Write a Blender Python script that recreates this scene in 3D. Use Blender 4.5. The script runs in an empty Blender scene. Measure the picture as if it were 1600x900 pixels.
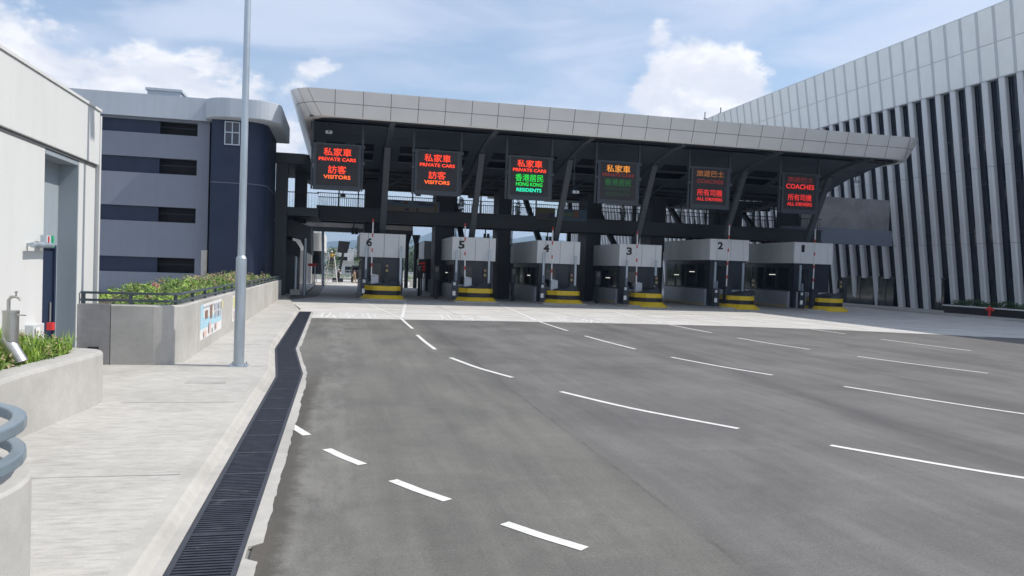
import bpy, bmesh, math, random
from mathutils import Vector, Matrix
R = math.radians
rnd = random.Random(7)
S = bpy.context.scene
C = S.collection

# ---------------------------------------------------------------- camera
cd = bpy.data.cameras.new("camera"); cam = bpy.data.objects.new("camera", cd); C.objects.link(cam)
cd.sensor_width = 36.0; cd.lens = 1190.0/1600.0*36.0; cd.clip_start = 0.1; cd.clip_end = 20000
cam.matrix_world = Matrix.Translation((0, 0, 2.5)) @ Matrix.Rotation(-R(12.8), 4, 'Z') @ Matrix.Rotation(R(90-1.4), 4, 'X') @ Matrix.Rotation(R(1.95), 4, 'Z')
S.camera = cam
# ---------------------------------------------------------------- light
SUN_EL = R(50); SUN_AZ = R(97)
S.view_settings.view_transform = 'Standard'; S.view_settings.look = 'None'
S.view_settings.exposure = 0.42; S.view_settings.gamma = 1.0
S.view_settings.use_curve_mapping = False
sl = bpy.data.lights.new("sun", 'SUN'); sun = bpy.data.objects.new("sun", sl); C.objects.link(sun)
sl.energy = 3.15; sl.angle = R(0.6); sl.color = (1.0, 0.94, 0.85)
sd = Vector((math.sin(SUN_AZ)*math.cos(SUN_EL), math.cos(SUN_AZ)*math.cos(SUN_EL), math.sin(SUN_EL)))
sun.rotation_euler = sd.to_track_quat('Z', 'Y').to_euler()
S.cycles.use_adaptive_sampling = True
S.cycles.max_bounces = 7; S.cycles.diffuse_bounces = 4
S.cycles.volume_bounces = 0
S.cycles.use_denoising = True

W = bpy.data.worlds.new("World"); S.world = W; W.use_nodes = True
def NG(nt):
    nt.nodes.clear()
    def n(t, **k):
        x = nt.nodes.new(t)
        for a, v in k.items():
            if a.startswith('i_'):
                x.inputs[a[2:].replace('_', ' ')].default_value = v
            else: setattr(x, a, v)
        return x
    return n, nt.links.new
def world():
    nt = W.node_tree; n, L = NG(nt)
    out = n('ShaderNodeOutputWorld'); bg = n('ShaderNodeBackground'); L(bg.outputs[0], out.inputs[0])
    sky = n('ShaderNodeTexSky', sky_type='NISHITA', sun_disc=False, sun_elevation=SUN_EL, sun_rotation=SUN_AZ,
            altitude=10, air_density=1.0, dust_density=1.0, ozone_density=2.0)
    geo = n('ShaderNodeTexCoord'); dirv = geo.outputs['Generated']
    def math_(op, a, b=None, c=None, clamp=False):
        m = n('ShaderNodeMath', operation=op, use_clamp=clamp)
        for i, v in enumerate((a, b, c)):
            if v is None: continue
            if isinstance(v, (int, float)): m.inputs[i].default_value = v
            else: L(v, m.inputs[i])
        return m.outputs[0]
    def noise(scale, detail=8, rough=.55, loc=(0, 0, 0), sc=(1, 1, 2.2), dist=0.0):
        mp = n('ShaderNodeMapping'); L(dirv, mp.inputs[0]); mp.inputs['Location'].default_value = loc; mp.inputs['Scale'].default_value = sc
        t = n('ShaderNodeTexNoise'); t.inputs['Scale'].default_value = scale; t.inputs['Detail'].default_value = detail
        t.inputs['Roughness'].default_value = rough; t.inputs['Distortion'].default_value = dist
        L(mp.outputs[0], t.inputs[0]); return t.outputs[0]
    def ramp(v, a, b):
        m = n('ShaderNodeMapRange', interpolation_type='SMOOTHSTEP'); L(v, m.inputs[0])
        m.inputs[1].default_value = a; m.inputs[2].default_value = b; return m.outputs[0]
    def blob(c, sx, sz):
        # elliptical mask round a fixed direction of the sky
        v = Vector(c).normalized(); t = Vector((v.y, -v.x, 0)).normalized()
        d1 = n('ShaderNodeVectorMath', operation='DOT_PRODUCT'); L(dirv, d1.inputs[0]); d1.inputs[1].default_value = t
        sp = n('ShaderNodeSeparateXYZ'); L(dirv, sp.inputs[0])
        a = math_('DIVIDE', d1.outputs['Value'], sx)
        b = math_('DIVIDE', math_('SUBTRACT', sp.outputs[2], v.z), sz)
        f = n('ShaderNodeVectorMath', operation='DOT_PRODUCT'); L(dirv, f.inputs[0]); f.inputs[1].default_value = v
        r2 = math_('ADD', math_('MULTIPLY', a, a), math_('MULTIPLY', b, b))
        g = math_('EXPONENT', math_('MULTIPLY', r2, -1.0))
        return math_('MULTIPLY', g, math_('GREATER_THAN', f.outputs['Value'], 0))
    nz = noise(7, 12, .60, (0.35, 1.7, .2), (1, 1, 1.7), .15)
    nf = noise(17, 10, .68, (3, 1, 4), (1, 1, 1.6), .3)
    mask = None
    for c, sx, sz, k in (((.415, .865, .225), .080, .062, .60), ((.375, .88, .29), .030, .035, .30), ((.39, .88, .255), .055, .04, .36), ((.40, .9, .185), .08, .03, .42),
                         ((-.225, .95, .175), .17, .075, .46), ((-.37, .92, .19), .12, .11, .44), ((-.135, .97, .175), .055, .04, .50),
                         ((-.02, .97, .237), .05, .02, .30), ((-.09, .98, .150), .06, .05, .45), ((.62, .75, .14), .2, .04, .3),
                         ((.9, .1, .3), .3, .2, .4), ((-.9, -.2, .35), .4, .2, .4), ((.1, -1, .3), .6, .2, .45)):
        b = math_('MULTIPLY', blob(c, sx, sz), k)
        mask = b if mask is None else math_('MAXIMUM', mask, b)
    dens = math_('ADD', math_('SUBTRACT', nz, 0.5), mask)
    dens = math_('ADD', dens, math_('MULTIPLY', math_('SUBTRACT', nf, 0.5), 0.42))
    cum = ramp(dens, .19, .33)
    veil = ramp(noise(3.2, 7, .55, (1.2, .3, 2.0), (1, 1, 4.0), .5), .34, .66)
    veil = math_('ADD', math_('MULTIPLY', veil, .55), .24)
    # colours
    skys = n('ShaderNodeVectorMath', operation='SCALE'); L(sky.outputs[0], skys.inputs[0]); skys.inputs['Scale'].default_value = 0.105
    skyt = n('ShaderNodeMix', data_type='RGBA', blend_type='MULTIPLY'); skyt.inputs[0].default_value = 1.0
    L(skys.outputs[0], skyt.inputs[6]); skyt.inputs[7].default_value = (0.95, 1.0, 1.0, 1)
    m1 = n('ShaderNodeMix', data_type='RGBA'); L(veil, m1.inputs[0]); L(skyt.outputs[2], m1.inputs[6]); m1.inputs[7].default_value = (.52, .565, .67, 1)
    # cumulus: bright thick body with slightly grey-violet hollows
    sh = noise(16, 8, .6, (5, 2, 3.1), (1, 1, 2.0), .3)
    cc = n('ShaderNodeMix', data_type='RGBA'); L(ramp(sh, .40, .68), cc.inputs[0]); cc.inputs[6].default_value = (.60, .61, .66, 1); cc.inputs[7].default_value = (.80, .79, .79, 1)
    m2 = n('ShaderNodeMix', data_type='RGBA'); L(math_('MULTIPLY', cum, .93), m2.inputs[0]); L(m1.outputs[2], m2.inputs[6]); L(cc.outputs[2], m2.inputs[7])
    L(m2.outputs[2], bg.inputs[0]); bg.inputs[1].default_value = 1.14
world()

# ---------------------------------------------------------------- materials
def mat(name, col, rough=.6, metal=0, var=.08, vscale=1.5, emit=None, estr=1, bump=0, bscale=40, spec=.5, streak=0, trans=0, fn=None, coat=0):
    m = bpy.data.materials.new(name); m.use_nodes = True
    n, L = NG(m.node_tree)
    out = n('ShaderNodeOutputMaterial'); b = n('ShaderNodeBsdfPrincipled'); L(b.outputs[0], out.inputs[0])
    b.inputs['Roughness'].default_value = rough; b.inputs['Metallic'].default_value = metal
    b.inputs['Specular IOR Level'].default_value = spec; b.inputs['Coat Weight'].default_value = coat
    c4 = (*col, 1)
    tc = n('ShaderNodeTexCoord'); g = n('ShaderNodeNewGeometry'); P = g.outputs['Position']
    colsock = None
    if var > 0:
        t = n('ShaderNodeTexNoise'); t.inputs['Scale'].default_value = vscale; t.inputs['Detail'].default_value = 7; t.inputs['Roughness'].default_value = .6
        if streak:
            mp = n('ShaderNodeMapping'); mp.inputs['Scale'].default_value = (1, 1, streak); L(P, mp.inputs[0]); L(mp.outputs[0], t.inputs[0])
        else: L(P, t.inputs[0])
        mr = n('ShaderNodeMapRange'); L(t.outputs[0], mr.inputs[0]); mr.inputs[1].default_value = .25; mr.inputs[2].default_value = .75
        mr.inputs[3].default_value = 1-var; mr.inputs[4].default_value = 1+var
        mx = n('ShaderNodeMix', data_type='RGBA', blend_type='MULTIPLY'); mx.inputs[0].default_value = 1; mx.inputs[6].default_value = c4
        L(mr.outputs[0], mx.inputs[7]); colsock = mx.outputs[2]
        r2 = n('ShaderNodeMapRange'); L(t.outputs[0], r2.inputs[0]); r2.inputs[1].default_value = .3; r2.inputs[2].default_value = .7
        r2.inputs[3].default_value = max(0, rough-.08); r2.inputs[4].default_value = min(1, rough+.08); L(r2.outputs[0], b.inputs['Roughness'])
    if fn: colsock = fn(n, L, P, colsock, b)
    if colsock is not None: L(colsock, b.inputs['Base Color'])
    else: b.inputs['Base Color'].default_value = c4
    if emit:
        b.inputs['Emission Color'].default_value = (*emit, 1); b.inputs['Emission Strength'].default_value = estr
    if trans: b.inputs['Transmission Weight'].default_value = trans
    if bump:
        t = n('ShaderNodeTexNoise'); t.inputs['Scale'].default_value = bscale; t.inputs['Detail'].default_value = 5; L(P, t.inputs[0])
        bp = n('ShaderNodeBump'); bp.inputs['Strength'].default_value = bump; bp.inputs['Distance'].default_value = .02
        L(t.outputs[0], bp.inputs['Height']); L(bp.outputs[0], b.inputs['Normal'])
    return m

def N(n, L, P, scale, detail=6, rough=.6, sc=(1, 1, 1), dist=0, loc=(0, 0, 0)):
    mp = n('ShaderNodeMapping'); mp.inputs['Scale'].default_value = sc; mp.inputs['Location'].default_value = loc; L(P, mp.inputs[0])
    t = n('ShaderNodeTexNoise'); t.inputs['Scale'].default_value = scale; t.inputs['Detail'].default_value = detail; t.inputs['Roughness'].default_value = rough
    t.inputs['Distortion'].default_value = dist; L(mp.outputs[0], t.inputs[0]); return t.outputs[0]
def M_(n, L, op, a, b=None, c=None, clamp=False):
    m = n('ShaderNodeMath', operation=op, use_clamp=clamp)
    for i, v in enumerate((a, b, c)):
        if v is None: continue
        if isinstance(v, (int, float)): m.inputs[i].default_value = v
        else: L(v, m.inputs[i])
    return m.outputs[0]
def RNG(n, L, v, a, b, c=0, d=1, smooth=True):
    m = n('ShaderNodeMapRange'); m.interpolation_type = 'SMOOTHSTEP' if smooth else 'LINEAR'
    L(v, m.inputs[0])
    for i, x in enumerate((a, b, c, d)): m.inputs[i+1].default_value = x
    return m.outputs[0]
def MIX(n, L, f, a, b, mode='MIX'):
    m = n('ShaderNodeMix', data_type='RGBA', blend_type=mode)
    for i, v in ((0, f), (6, a), (7, b)):
        if hasattr(v, 'links'): L(v, m.inputs[i])
        elif isinstance(v, tuple): m.inputs[i].default_value = (*v, 1) if len(v) == 3 else v
        else: m.inputs[i].default_value = v
    return m.outputs[2]

def asphalt_fn(n, L, P, cs, b):
    sp = n('ShaderNodeSeparateXYZ'); L(P, sp.inputs[0]); x, y = sp.outputs[0], sp.outputs[1]
    patch = N(n, L, P, .42, 8, .62, (1, .7, 1), .5)
    pull = N(n, L, P, 1.0, 7, .65, (1.6, .13, 1), .25)
    streak = N(n, L, P, 1.0, 5, .6, (6, .25, 1), 0, (3, 5, 0))
    scuff = N(n, L, P, 1.0, 6, .7, (.25, 1.7, 1), .8, (9, 2, 0))
    fine = N(n, L, P, 30, 6, .9)
    mid = N(n, L, P, 4, 6, .72)
    v = RNG(n, L, patch, .3, .7, .84, 1.16)
    v = M_(n, L, 'MULTIPLY', v, RNG(n, L, pull, .3, .7, .90, 1.11))
    v = M_(n, L, 'MULTIPLY', v, RNG(n, L, streak, .3, .7, .96, 1.04))
    v = M_(n, L, 'MULTIPLY', v, RNG(n, L, scuff, .50, .74, 1.0, 1.10))
    v = M_(n, L, 'MULTIPLY', v, RNG(n, L, mid, .3, .7, .95, 1.05))
    v = M_(n, L, 'MULTIPLY', v, RNG(n, L, fine, .25, .75, .60, 1.40, False))
    # joints between the paving passes: a broken dark line inside a broad worn band
    wv = M_(n, L, 'MULTIPLY', M_(n, L, 'SUBTRACT', N(n, L, P, .5, 3, .5, (.2, 1, 1)), .5), .5)
    kk = RNG(n, L, N(n, L, P, 1.2, 7, .75, (1, 1, 1)), .40, .60, .15, 1)
    cr = None
    for base_, slope, w, kd, ln in ((3.42, .010, .32, .13, .20), (8.15, .118, .40, .17, .10), (13.9, .0, .45, .12, .08), (19.6, .0, .5, .12, .05), (26.4, 0, .6, .12, .05), (-.05, .01, .3, .05, .0)):
        dx = M_(n, L, 'ADD', M_(n, L, 'SUBTRACT', M_(n, L, 'SUBTRACT', x, M_(n, L, 'MULTIPLY', y, slope)), base_), M_(n, L, 'MULTIPLY', wv, .5))
        t = M_(n, L, 'DIVIDE', dx, w); g = M_(n, L, 'MULTIPLY', M_(n, L, 'EXPONENT', M_(n, L, 'MULTIPLY', M_(n, L, 'MULTIPLY', t, t), -1)), kd)
        if ln:
            t2 = M_(n, L, 'DIVIDE', dx, .028); g2 = M_(n, L, 'MULTIPLY', M_(n, L, 'EXPONENT', M_(n, L, 'MULTIPLY', M_(n, L, 'MULTIPLY', t2, t2), -1)), M_(n, L, 'MULTIPLY', kk, ln))
            g = M_(n, L, 'ADD', g, g2)
        cr = g if cr is None else M_(n, L, 'ADD', cr, g)
    v = M_(n, L, 'MULTIPLY', v, M_(n, L, 'SUBTRACT', 1, M_(n, L, 'MULTIPLY', cr, RNG(n, L, mid, .3, .6, .6, 1.2))))
    side = RNG(n, L, M_(n, L, 'ADD', x, wv), 3.3, 3.7, 0, 1)
    tone = MIX(n, L, side, (.150, .146, .132), (.143, .137, .131))
    # dusty margin beside the drain: damp dark edge then pale silt
    yy = RNG(n, L, y, 14, 17.8, 0, .10)
    e = M_(n, L, 'SUBTRACT', M_(n, L, 'ADD', x, M_(n, L, 'MULTIPLY', mid, .35)), yy)
    dark = M_(n, L, 'MULTIPLY', RNG(n, L, e, -.34, -.14, 1, 0), RNG(n, L, y, 15, 19, 1, 0))
    silt = M_(n, L, 'MULTIPLY', M_(n, L, 'MULTIPLY', RNG(n, L, e, -.35, -.1, 0, 1), RNG(n, L, e, .0, .9, 1, 0)), RNG(n, L, N(n, L, P, 2.2, 8, .7, (1, .35, 1)), .40, .62))
    base = MIX(n, L, 1.0, tone, v, 'MULTIPLY')
    base = MIX(n, L, M_(n, L, 'MULTIPLY', silt, .24), base, (.34, .33, .31))
    base = MIX(n, L, M_(n, L, 'MULTIPLY', dark, .62), base, (.055, .045, .037))
    sp1 = RNG(n, L, N(n, L, P, 1.7, 3, .5, (1, 1, 1), 0, (4, 8, 0)), .74, .78)
    base = MIX(n, L, M_(n, L, 'MULTIPLY', sp1, .25), base, (.07, .068, .066))
    oil = RNG(n, L, N(n, L, P, .8, 6, .8, (1, .6, 1), 0, (20, 4, 0)), .66, .76)
    base = MIX(n, L, M_(n, L, 'MULTIPLY', oil, .28), base, (.06, .057, .053))
    L(RNG(n, L, patch, .3, .7, .62, .82), b.inputs['Roughness'])
    return base
def concrete_fn(col, lo=.86, hi=1.1, stain=.35, ridge=None):
    def f(n, L, P, cs, b):
        a = N(n, L, P, .5, 8, .65, (1, 1, 1), .5); m = N(n, L, P, 4, 6, .7); fine = N(n, L, P, 60, 3, .8)
        v = M_(n, L, 'MULTIPLY', RNG(n, L, a, .3, .7, lo, hi), RNG(n, L, m, .3, .7, .94, 1.05))
        v = M_(n, L, 'MULTIPLY', v, RNG(n, L, fine, .2, .8, .93, 1.06))
        if ridge:
            rr = N(n, L, P, 1, 5, .75, ridge)
            v = M_(n, L, 'MULTIPLY', v, RNG(n, L, rr, .28, .62, .78, 1.06))
            bp = n('ShaderNodeBump'); bp.inputs['Strength'].default_value = .55; bp.inputs['Distance'].default_value = .01
            L(rr, bp.inputs['Height']); L(bp.outputs[0], b.inputs['Normal'])
        c = MIX(n, L, 1.0, col, v, 'MULTIPLY')
        s = RNG(n, L, N(n, L, P, 1.3, 9, .75, (1, 1, .5), 1.0, (7, 3, 1)), .56, .74)
        return MIX(n, L, M_(n, L, 'MULTIPLY', s, stain), c, tuple(q*.62 for q in col))
    return f
def wall_fn(col, run=.25, sc=(5, 5, .35)):
    # painted render with faint rain streaks and patchy dirt
    def f(n, L, P, cs, b):
        st = N(n, L, P, 1, 6, .65, sc); pa = N(n, L, P, .6, 7, .6)
        v = M_(n, L, 'MULTIPLY', RNG(n, L, st, .35, .75, 1.02, 1-run*.4), RNG(n, L, pa, .3, .7, 1-run*.3, 1+run*.15))
        v = M_(n, L, 'MULTIPLY', v, RNG(n, L, N(n, L, P, 30, 3, .7), .2, .8, .97, 1.03))
        return MIX(n, L, 1.0, col, v, 'MULTIPLY')
    return f
MT = {}
MT['asphalt'] = mat('asphalt', (.1, .1, .1), .75, fn=asphalt_fn, bump=.35, bscale=70, spec=.3)
MT['apron'] = mat('apron_concrete', (.5, .5, .5), .8, fn=concrete_fn((.57, .555, .525), .9, 1.06, .3, (.25, 2.2, 1)), spec=.3)
MT['footway'] = mat('footway_concrete', (.5, .5, .5), .85, fn=concrete_fn((.485, .47, .44), .88, 1.05, .3, (3.2, 15, 1)), spec=.25)
MT['kerb'] = mat('kerb_concrete', (.5, .5, .5), .8, fn=concrete_fn((.45, .435, .405), .86, 1.08, .5), spec=.3)
MT['wallconc'] = mat('cast_concrete', (.4, .4, .4), .8, fn=concrete_fn((.45, .44, .42), .84, 1.06, .35), bump=.15, bscale=15, spec=.3)
MT['rawconc'] = mat('raw_concrete', (.4, .4, .4), .8, fn=concrete_fn((.33, .325, .33), .7, 1.1, .5), spec=.3)
MT['ground'] = mat('ground_soil', (.2, .2, .16), .9, fn=concrete_fn((.27, .27, .25), .8, 1.1, .4))
MT['white'] = mat('white_render', (.8, .8, .8), .7, fn=wall_fn((.625, .635, .63), .06, (2, 2, .2)), spec=.3)
MT['bluegrey'] = mat('bluegrey_render', (.2, .2, .2), .75, fn=wall_fn((.225, .25, .305), .10, (3, 3, .2)), spec=.3)
MT['palegrey'] = mat('palegrey_render', (.2, .2, .2), .75, fn=wall_fn((.47, .52, .575), .14, (3, 3, .2)), spec=.3)
MT['navy'] = mat('navy_paint', (.03, .045, .09), .6, fn=wall_fn((.011, .023, .058), .2, (2, 2, .2)), spec=.5)
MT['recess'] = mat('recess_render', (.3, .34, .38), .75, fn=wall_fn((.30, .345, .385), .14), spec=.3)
MT['navyglass'] = mat('navy_glass', (.012, .02, .045), .12, var=.1, spec=.7)
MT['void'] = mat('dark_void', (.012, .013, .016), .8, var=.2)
MT['steel_dark'] = mat('dark_steel', (.034, .042, .052), .5, var=.15, vscale=.8, spec=.5)
MT['steel_darker'] = mat('darker_steel', (.016, .020, .026), .55, var=.2, vscale=.8, spec=.4)
MT['strut'] = mat('strut_steel', (.075, .088, .105), .5, var=.12, vscale=.8)
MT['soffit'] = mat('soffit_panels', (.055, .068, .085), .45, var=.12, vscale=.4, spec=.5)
MT['alu'] = mat('grey_aluminium', (.72, .71, .69), .45, metal=.15, var=.05, vscale=.7, spec=.5)
MT['joint'] = mat('panel_joint', (.11, .115, .12), .6, var=.1)
MT['booth'] = mat('booth_fascia', (.80, .82, .84), .42, metal=0, var=.04, vscale=1.2)
MT['boothbody'] = mat('booth_body', (.024, .031, .047), .35, var=.15, vscale=1, spec=.5)
MT['boothglass'] = mat('booth_glass', (.008, .011, .018), .08, var=.1, spec=.8)
MT['plinth'] = mat('booth_plinth', (.44, .47, .52), .4, metal=.3, var=.1)
MT['yellow'] = mat('yellow_paint', (.72, .50, .025), .5, var=.12, vscale=3, streak=.4)
MT['black'] = mat('black_paint', (.02, .02, .023), .5, var=.3, vscale=3)
MT['galv'] = mat('galvanised_steel', (.44, .50, .56), .42, metal=.6, var=.16, vscale=5, streak=.25)
MT['stainless'] = mat('stainless_steel', (.50, .49, .47), .38, metal=.95, var=.1, vscale=3)
MT['railpaint'] = mat('rail_paint', (.065, .085, .105), .4, var=.12, vscale=3)
MT['railpale'] = mat('pale_rail_paint', (.20, .255, .30), .35, metal=.2, var=.08, vscale=3)
def grate_fn(n, L, P, cs, b):
    d = RNG(n, L, N(n, L, P, 2.2, 8, .75, (1, 1.6, 1), .6), .56, .72)
    c = MIX(n, L, 1.0, (.035, .040, .055), RNG(n, L, N(n, L, P, 6, 6, .7), .3, .7, .7, 1.35), 'MULTIPLY')
    return MIX(n, L, M_(n, L, 'MULTIPLY', d, .45), c, (.22, .22, .22))
MT['grate'] = mat('cast_iron_grate', (.035, .040, .055), .5, metal=.3, var=0, fn=grate_fn)
MT['pit'] = mat('drain_pit', (.012, .012, .014), .9, var=.2)
MT['rim'] = mat('grate_frame', (.06, .065, .08), .5, metal=.4, var=.3, vscale=4)
def paint_fn(n, L, P, cs, b):
    w = RNG(n, L, N(n, L, P, 7, 9, .85), .50, .66)
    c = MIX(n, L, 1.0, (.74, .73, .70), RNG(n, L, N(n, L, P, 2, 6, .6), .3, .7, .93, 1.04), 'MULTIPLY')
    return MIX(n, L, M_(n, L, 'MULTIPLY', w, .45), c, (.26, .25, .24))
MT['paint'] = mat('road_paint', (.8, .8, .8), .6, fn=paint_fn)
MT['fin'] = mat('fin_panels', (.66, .665, .67), .5, metal=.0, var=.06, vscale=1, streak=.3)
MT['hallfascia'] = mat('hall_fascia_panels', (.62, .66, .68), .5, fn=wall_fn((.90, .90, .86), .08, (1, 1, .2)))
MT['rib'] = mat('fascia_rib', (.56, .58, .585), .5, var=.06)
MT['hallglass'] = mat('hall_glazing', (.010, .016, .030), .08, var=.15, vscale=.5, spec=.7)
MT['mullion'] = mat('mullion', (.025, .03, .045), .4, var=.1)
MT['screen'] = mat('led_screen', (.016, .014, .016), .55, var=.1)
MT['boomwhite'] = mat('boom_white', (.75, .75, .75), .5, var=.06, vscale=4)
MT['boomred'] = mat('boom_red', (.55, .05, .04), .5, var=.06)
MT['red'] = mat('red_paint', (.6, .03, .03), .45, var=.1)
MT['green'] = mat('green_sign', (.03, .42, .2), .5, var=.1)
MT['soil'] = mat('soil', (.09, .07, .05), .95, var=.3, vscale=8)
def led(name, col, s): return mat('led_'+name, (.02, .02, .02), .6, var=0, emit=col, estr=s)
MT['led_red'] = led('red', (1, .05, .012), 1.25); MT['led_orange'] = led('orange', (1, .13, .015), 1.25)
MT['led_green'] = led('green', (.01, .75, .06), .95); MT['led_cyan'] = led('cyan', (.01, .80, .45), 1.1)
MT['led_amber'] = led('amber', (1, .36, .03), .75); MT['led_dimred'] = led('dim_red', (.6, .03, .015), .2)
MT['led_dimgreen'] = led('dim_green', (.01, .4, .05), .20); MT['led_faintgreen'] = led('faint_green', (.02, .3, .05), .07); MT['led_dimamber'] = led('dim_amber', (.9, .3, .04), .25)
MT['led_crimson'] = led('crimson', (1, .03, .02), .62)
MT['lamp'] = mat('strip_lamp', (.8, .8, .8), .5, var=0, emit=(1, .97, .9), estr=.7)
MT['skin'] = mat('skin', (.35, .2, .13), .6, var=.05)
def cloth(nm, c): 
    MT[nm] = mat(nm, c, .85, var=.12, vscale=9)
cloth('dark_cloth', (.03, .035, .05)); cloth('white_cloth', (.7, .7, .7)); cloth('yellow_cloth', (.6, .4, .05)); cloth('red_cloth', (.5, .06, .05)); cloth('tan_cloth', (.4, .3, .18))
def leaf(nm, c, c2, sc=3):
    def f(n, L, P, cs, b):
        v = N(n, L, P, sc, 4, .6); return MIX(n, L, RNG(n, L, v, .35, .65), c, c2)
    m = mat(nm, c, .6, fn=f, spec=.3); 
    MT[nm] = m
leaf('leaf_light', (.20, .33, .05), (.34, .48, .09), 5); leaf('leaf_mid', (.06, .13, .025), (.14, .22, .05), 3); leaf('leaf_dark', (.03, .07, .022), (.06, .12, .03), .4)
leaf('leaf_dry', (.26, .22, .12), (.40, .30, .20), 6); leaf('leaf_wood', (.025, .055, .025), (.05, .09, .035), .1); leaf('flower', (.5, .14, .17), (.55, .3, .28), 6)
leaf('leaf_hedge', (.02, .055, .015), (.05, .10, .03), 2)
leaf('hill', (.05, .085, .05), (.09, .12, .07), .01)
MT['bark'] = mat('bark', (.12, .09, .06), .9, var=.2, vscale=4)

# ---------------------------------------------------------------- mesh helpers
class MB:
    def __init__(s): s.v = []; s.f = []
    def add(s, vs, fs):
        k = len(s.v); s.v += [tuple(v) for v in vs]; s.f += [tuple(i+k for i in f) for f in fs]; return s
    def box(s, x0, x1, y0, y1, z0, z1):
        if x0 > x1: x0, x1 = x1, x0
        if y0 > y1: y0, y1 = y1, y0
        if z0 > z1: z0, z1 = z1, z0
        return s.add([(x0, y0, z0), (x1, y0, z0), (x1, y1, z0), (x0, y1, z0), (x0, y0, z1), (x1, y0, z1), (x1, y1, z1), (x0, y1, z1)],
              [(0, 3, 2, 1), (4, 5, 6, 7), (0, 1, 5, 4), (1, 2, 6, 5), (2, 3, 7, 6), (3, 0, 4, 7)])
    def prism(s, pts, ax, a, b):
        # pts: 2-D outline; ax: axis of extrusion
        def mk(p, t):
            return {'x': (t, p[0], p[1]), 'y': (p[0], t, p[1]), 'z': (p[0], p[1], t)}[ax]
        n = len(pts); vs = [mk(p, a) for p in pts]+[mk(p, b) for p in pts]
        return s.add(vs, [tuple(range(n))[::-1], tuple(range(n, 2*n))]+[(i, (i+1) % n, n+(i+1) % n, n+i) for i in range(n)])
    def loft(s, rings, cap=True, closed=True):
        n = len(rings[0]); vs = [p for r in rings for p in r]; fs = []
        for j in range(len(rings)-1):
            for i in range(n if closed else n-1):
                fs.append((j*n+i, j*n+(i+1) % n, (j+1)*n+(i+1) % n, (j+1)*n+i))
        if cap: fs += [tuple(range(n))[::-1], tuple(range((len(rings)-1)*n, len(rings)*n))]
        return s.add(vs, fs)
    def cyl(s, p0, p1, r0, r1=None, n=12):
        r1 = r0 if r1 is None else r1
        p0, p1 = Vector(p0), Vector(p1); d = (p1-p0).normalized()
        u = d.orthogonal().normalized(); w = d.cross(u)
        rg = [[tuple(p+(u*math.cos(2*math.pi*i/n)+w*math.sin(2*math.pi*i/n))*r) for i in range(n)] for p, r in ((p0, r0), (p1, r1))]
        return s.loft(rg)
    def tube(s, pts, r, n=8):
        pts = [Vector(p) for p in pts]; rings = []
        u = None
        for i, p in enumerate(pts):
            d = (pts[min(i+1, len(pts)-1)]-pts[max(i-1, 0)]).normalized()
            if u is None: u = d.orthogonal().normalized()
            u = (u-d*u.dot(d)).normalized(); w = d.cross(u); rr = r[i] if isinstance(r, (list, tuple)) else r
            rings.append([tuple(p+(u*math.cos(2*math.pi*k/n)+w*math.sin(2*math.pi*k/n))*rr) for k in range(n)])
        return s.loft(rings)
    def beam(s, p0, p1, w, h, up=(0, 0, 1)):
        # rectangular bar between two points
        p0, p1 = Vector(p0), Vector(p1); d = (p1-p0).normalized(); sx = d.cross(Vector(up)).normalized(); sz = sx.cross(d)
        q = [(-w/2, -h/2), (w/2, -h/2), (w/2, h/2), (-w/2, h/2)]
        return s.loft([[tuple(p+sx*a+sz*b) for a, b in q] for p in (p0, p1)])
    def sheet(s, pts, z):
        return s.add([(p[0], p[1], z) for p in pts], [tuple(range(len(pts)))])
    def band(s, path, h0, h1, z0, z1):
        # wall-like strip following path; lateral offsets h0..h1 (left of travel positive)
        P = [Vector((p[0], p[1])) for p in path]; A = []; B = []
        for i, p in enumerate(P):
            d1 = (P[i]-P[i-1]).normalized() if i else None; d2 = (P[i+1]-P[i]).normalized() if i < len(P)-1 else None
            d = ((d1 or d2)+(d2 or d1)).normalized(); nrm = Vector((-d.y, d.x)); k = 1/max(.5, nrm.dot(Vector((-(d1 or d2).y, (d1 or d2).x))))
            A.append(p+nrm*h0*k); B.append(p+nrm*h1*k)
        rings = [[(a.x, a.y, z0), (b.x, b.y, z0), (b.x, b.y, z1), (a.x, a.y, z1)] for a, b in zip(A, B)]
        return s.loft(rings)
ORG = {}
def link(name, me, mt, parent=None):
    me.materials.append(mt); o = bpy.data.objects.new(name, me); C.objects.link(o)
    if parent: o.parent = parent; ORG[o.name] = ORG[parent.name]
    return o
def obj(name, mb, mt, parent=None, label=None, bevel=0, smooth=False, org=None, kind=None):
    o3 = Vector(ORG[parent.name]) if parent else Vector(org or (0, 0, 0))
    me = bpy.data.meshes.new(name); me.from_pydata([tuple(Vector(v)-o3) for v in mb.v], [], mb.f); me.update()
    bm = bmesh.new(); bm.from_mesh(me); bmesh.ops.recalc_face_normals(bm, faces=bm.faces); bm.to_mesh(me); bm.free()
    if smooth:
        me.polygons.foreach_set('use_smooth', [True]*len(me.polygons))
        me.update()
    o = link(name, me, MT[mt] if isinstance(mt, str) else mt, parent)
    if not parent: o.location = o3; ORG[o.name] = tuple(o3)
    if bevel:
        m = o.modifiers.new('bevel', 'BEVEL'); m.width = bevel; m.segments = 2; m.limit_method = 'ANGLE'; m.angle_limit = R(40)
    if label: o['label'] = label
    if kind: o['kind'] = kind
    return o
def thing(name, label, cat, loc=(0, 0, 0), group=None):
    o = bpy.data.objects.new(name, None); C.objects.link(o); o.location = loc; o.empty_display_size = .2
    o['label'] = label; o['category'] = cat; ORG[o.name] = tuple(loc)
    if group: o['group'] = group
    return o
def tag(o, label, cat, group=None):
    o['label'] = label; o['category'] = cat
    if group: o['group'] = group
    return o
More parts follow.
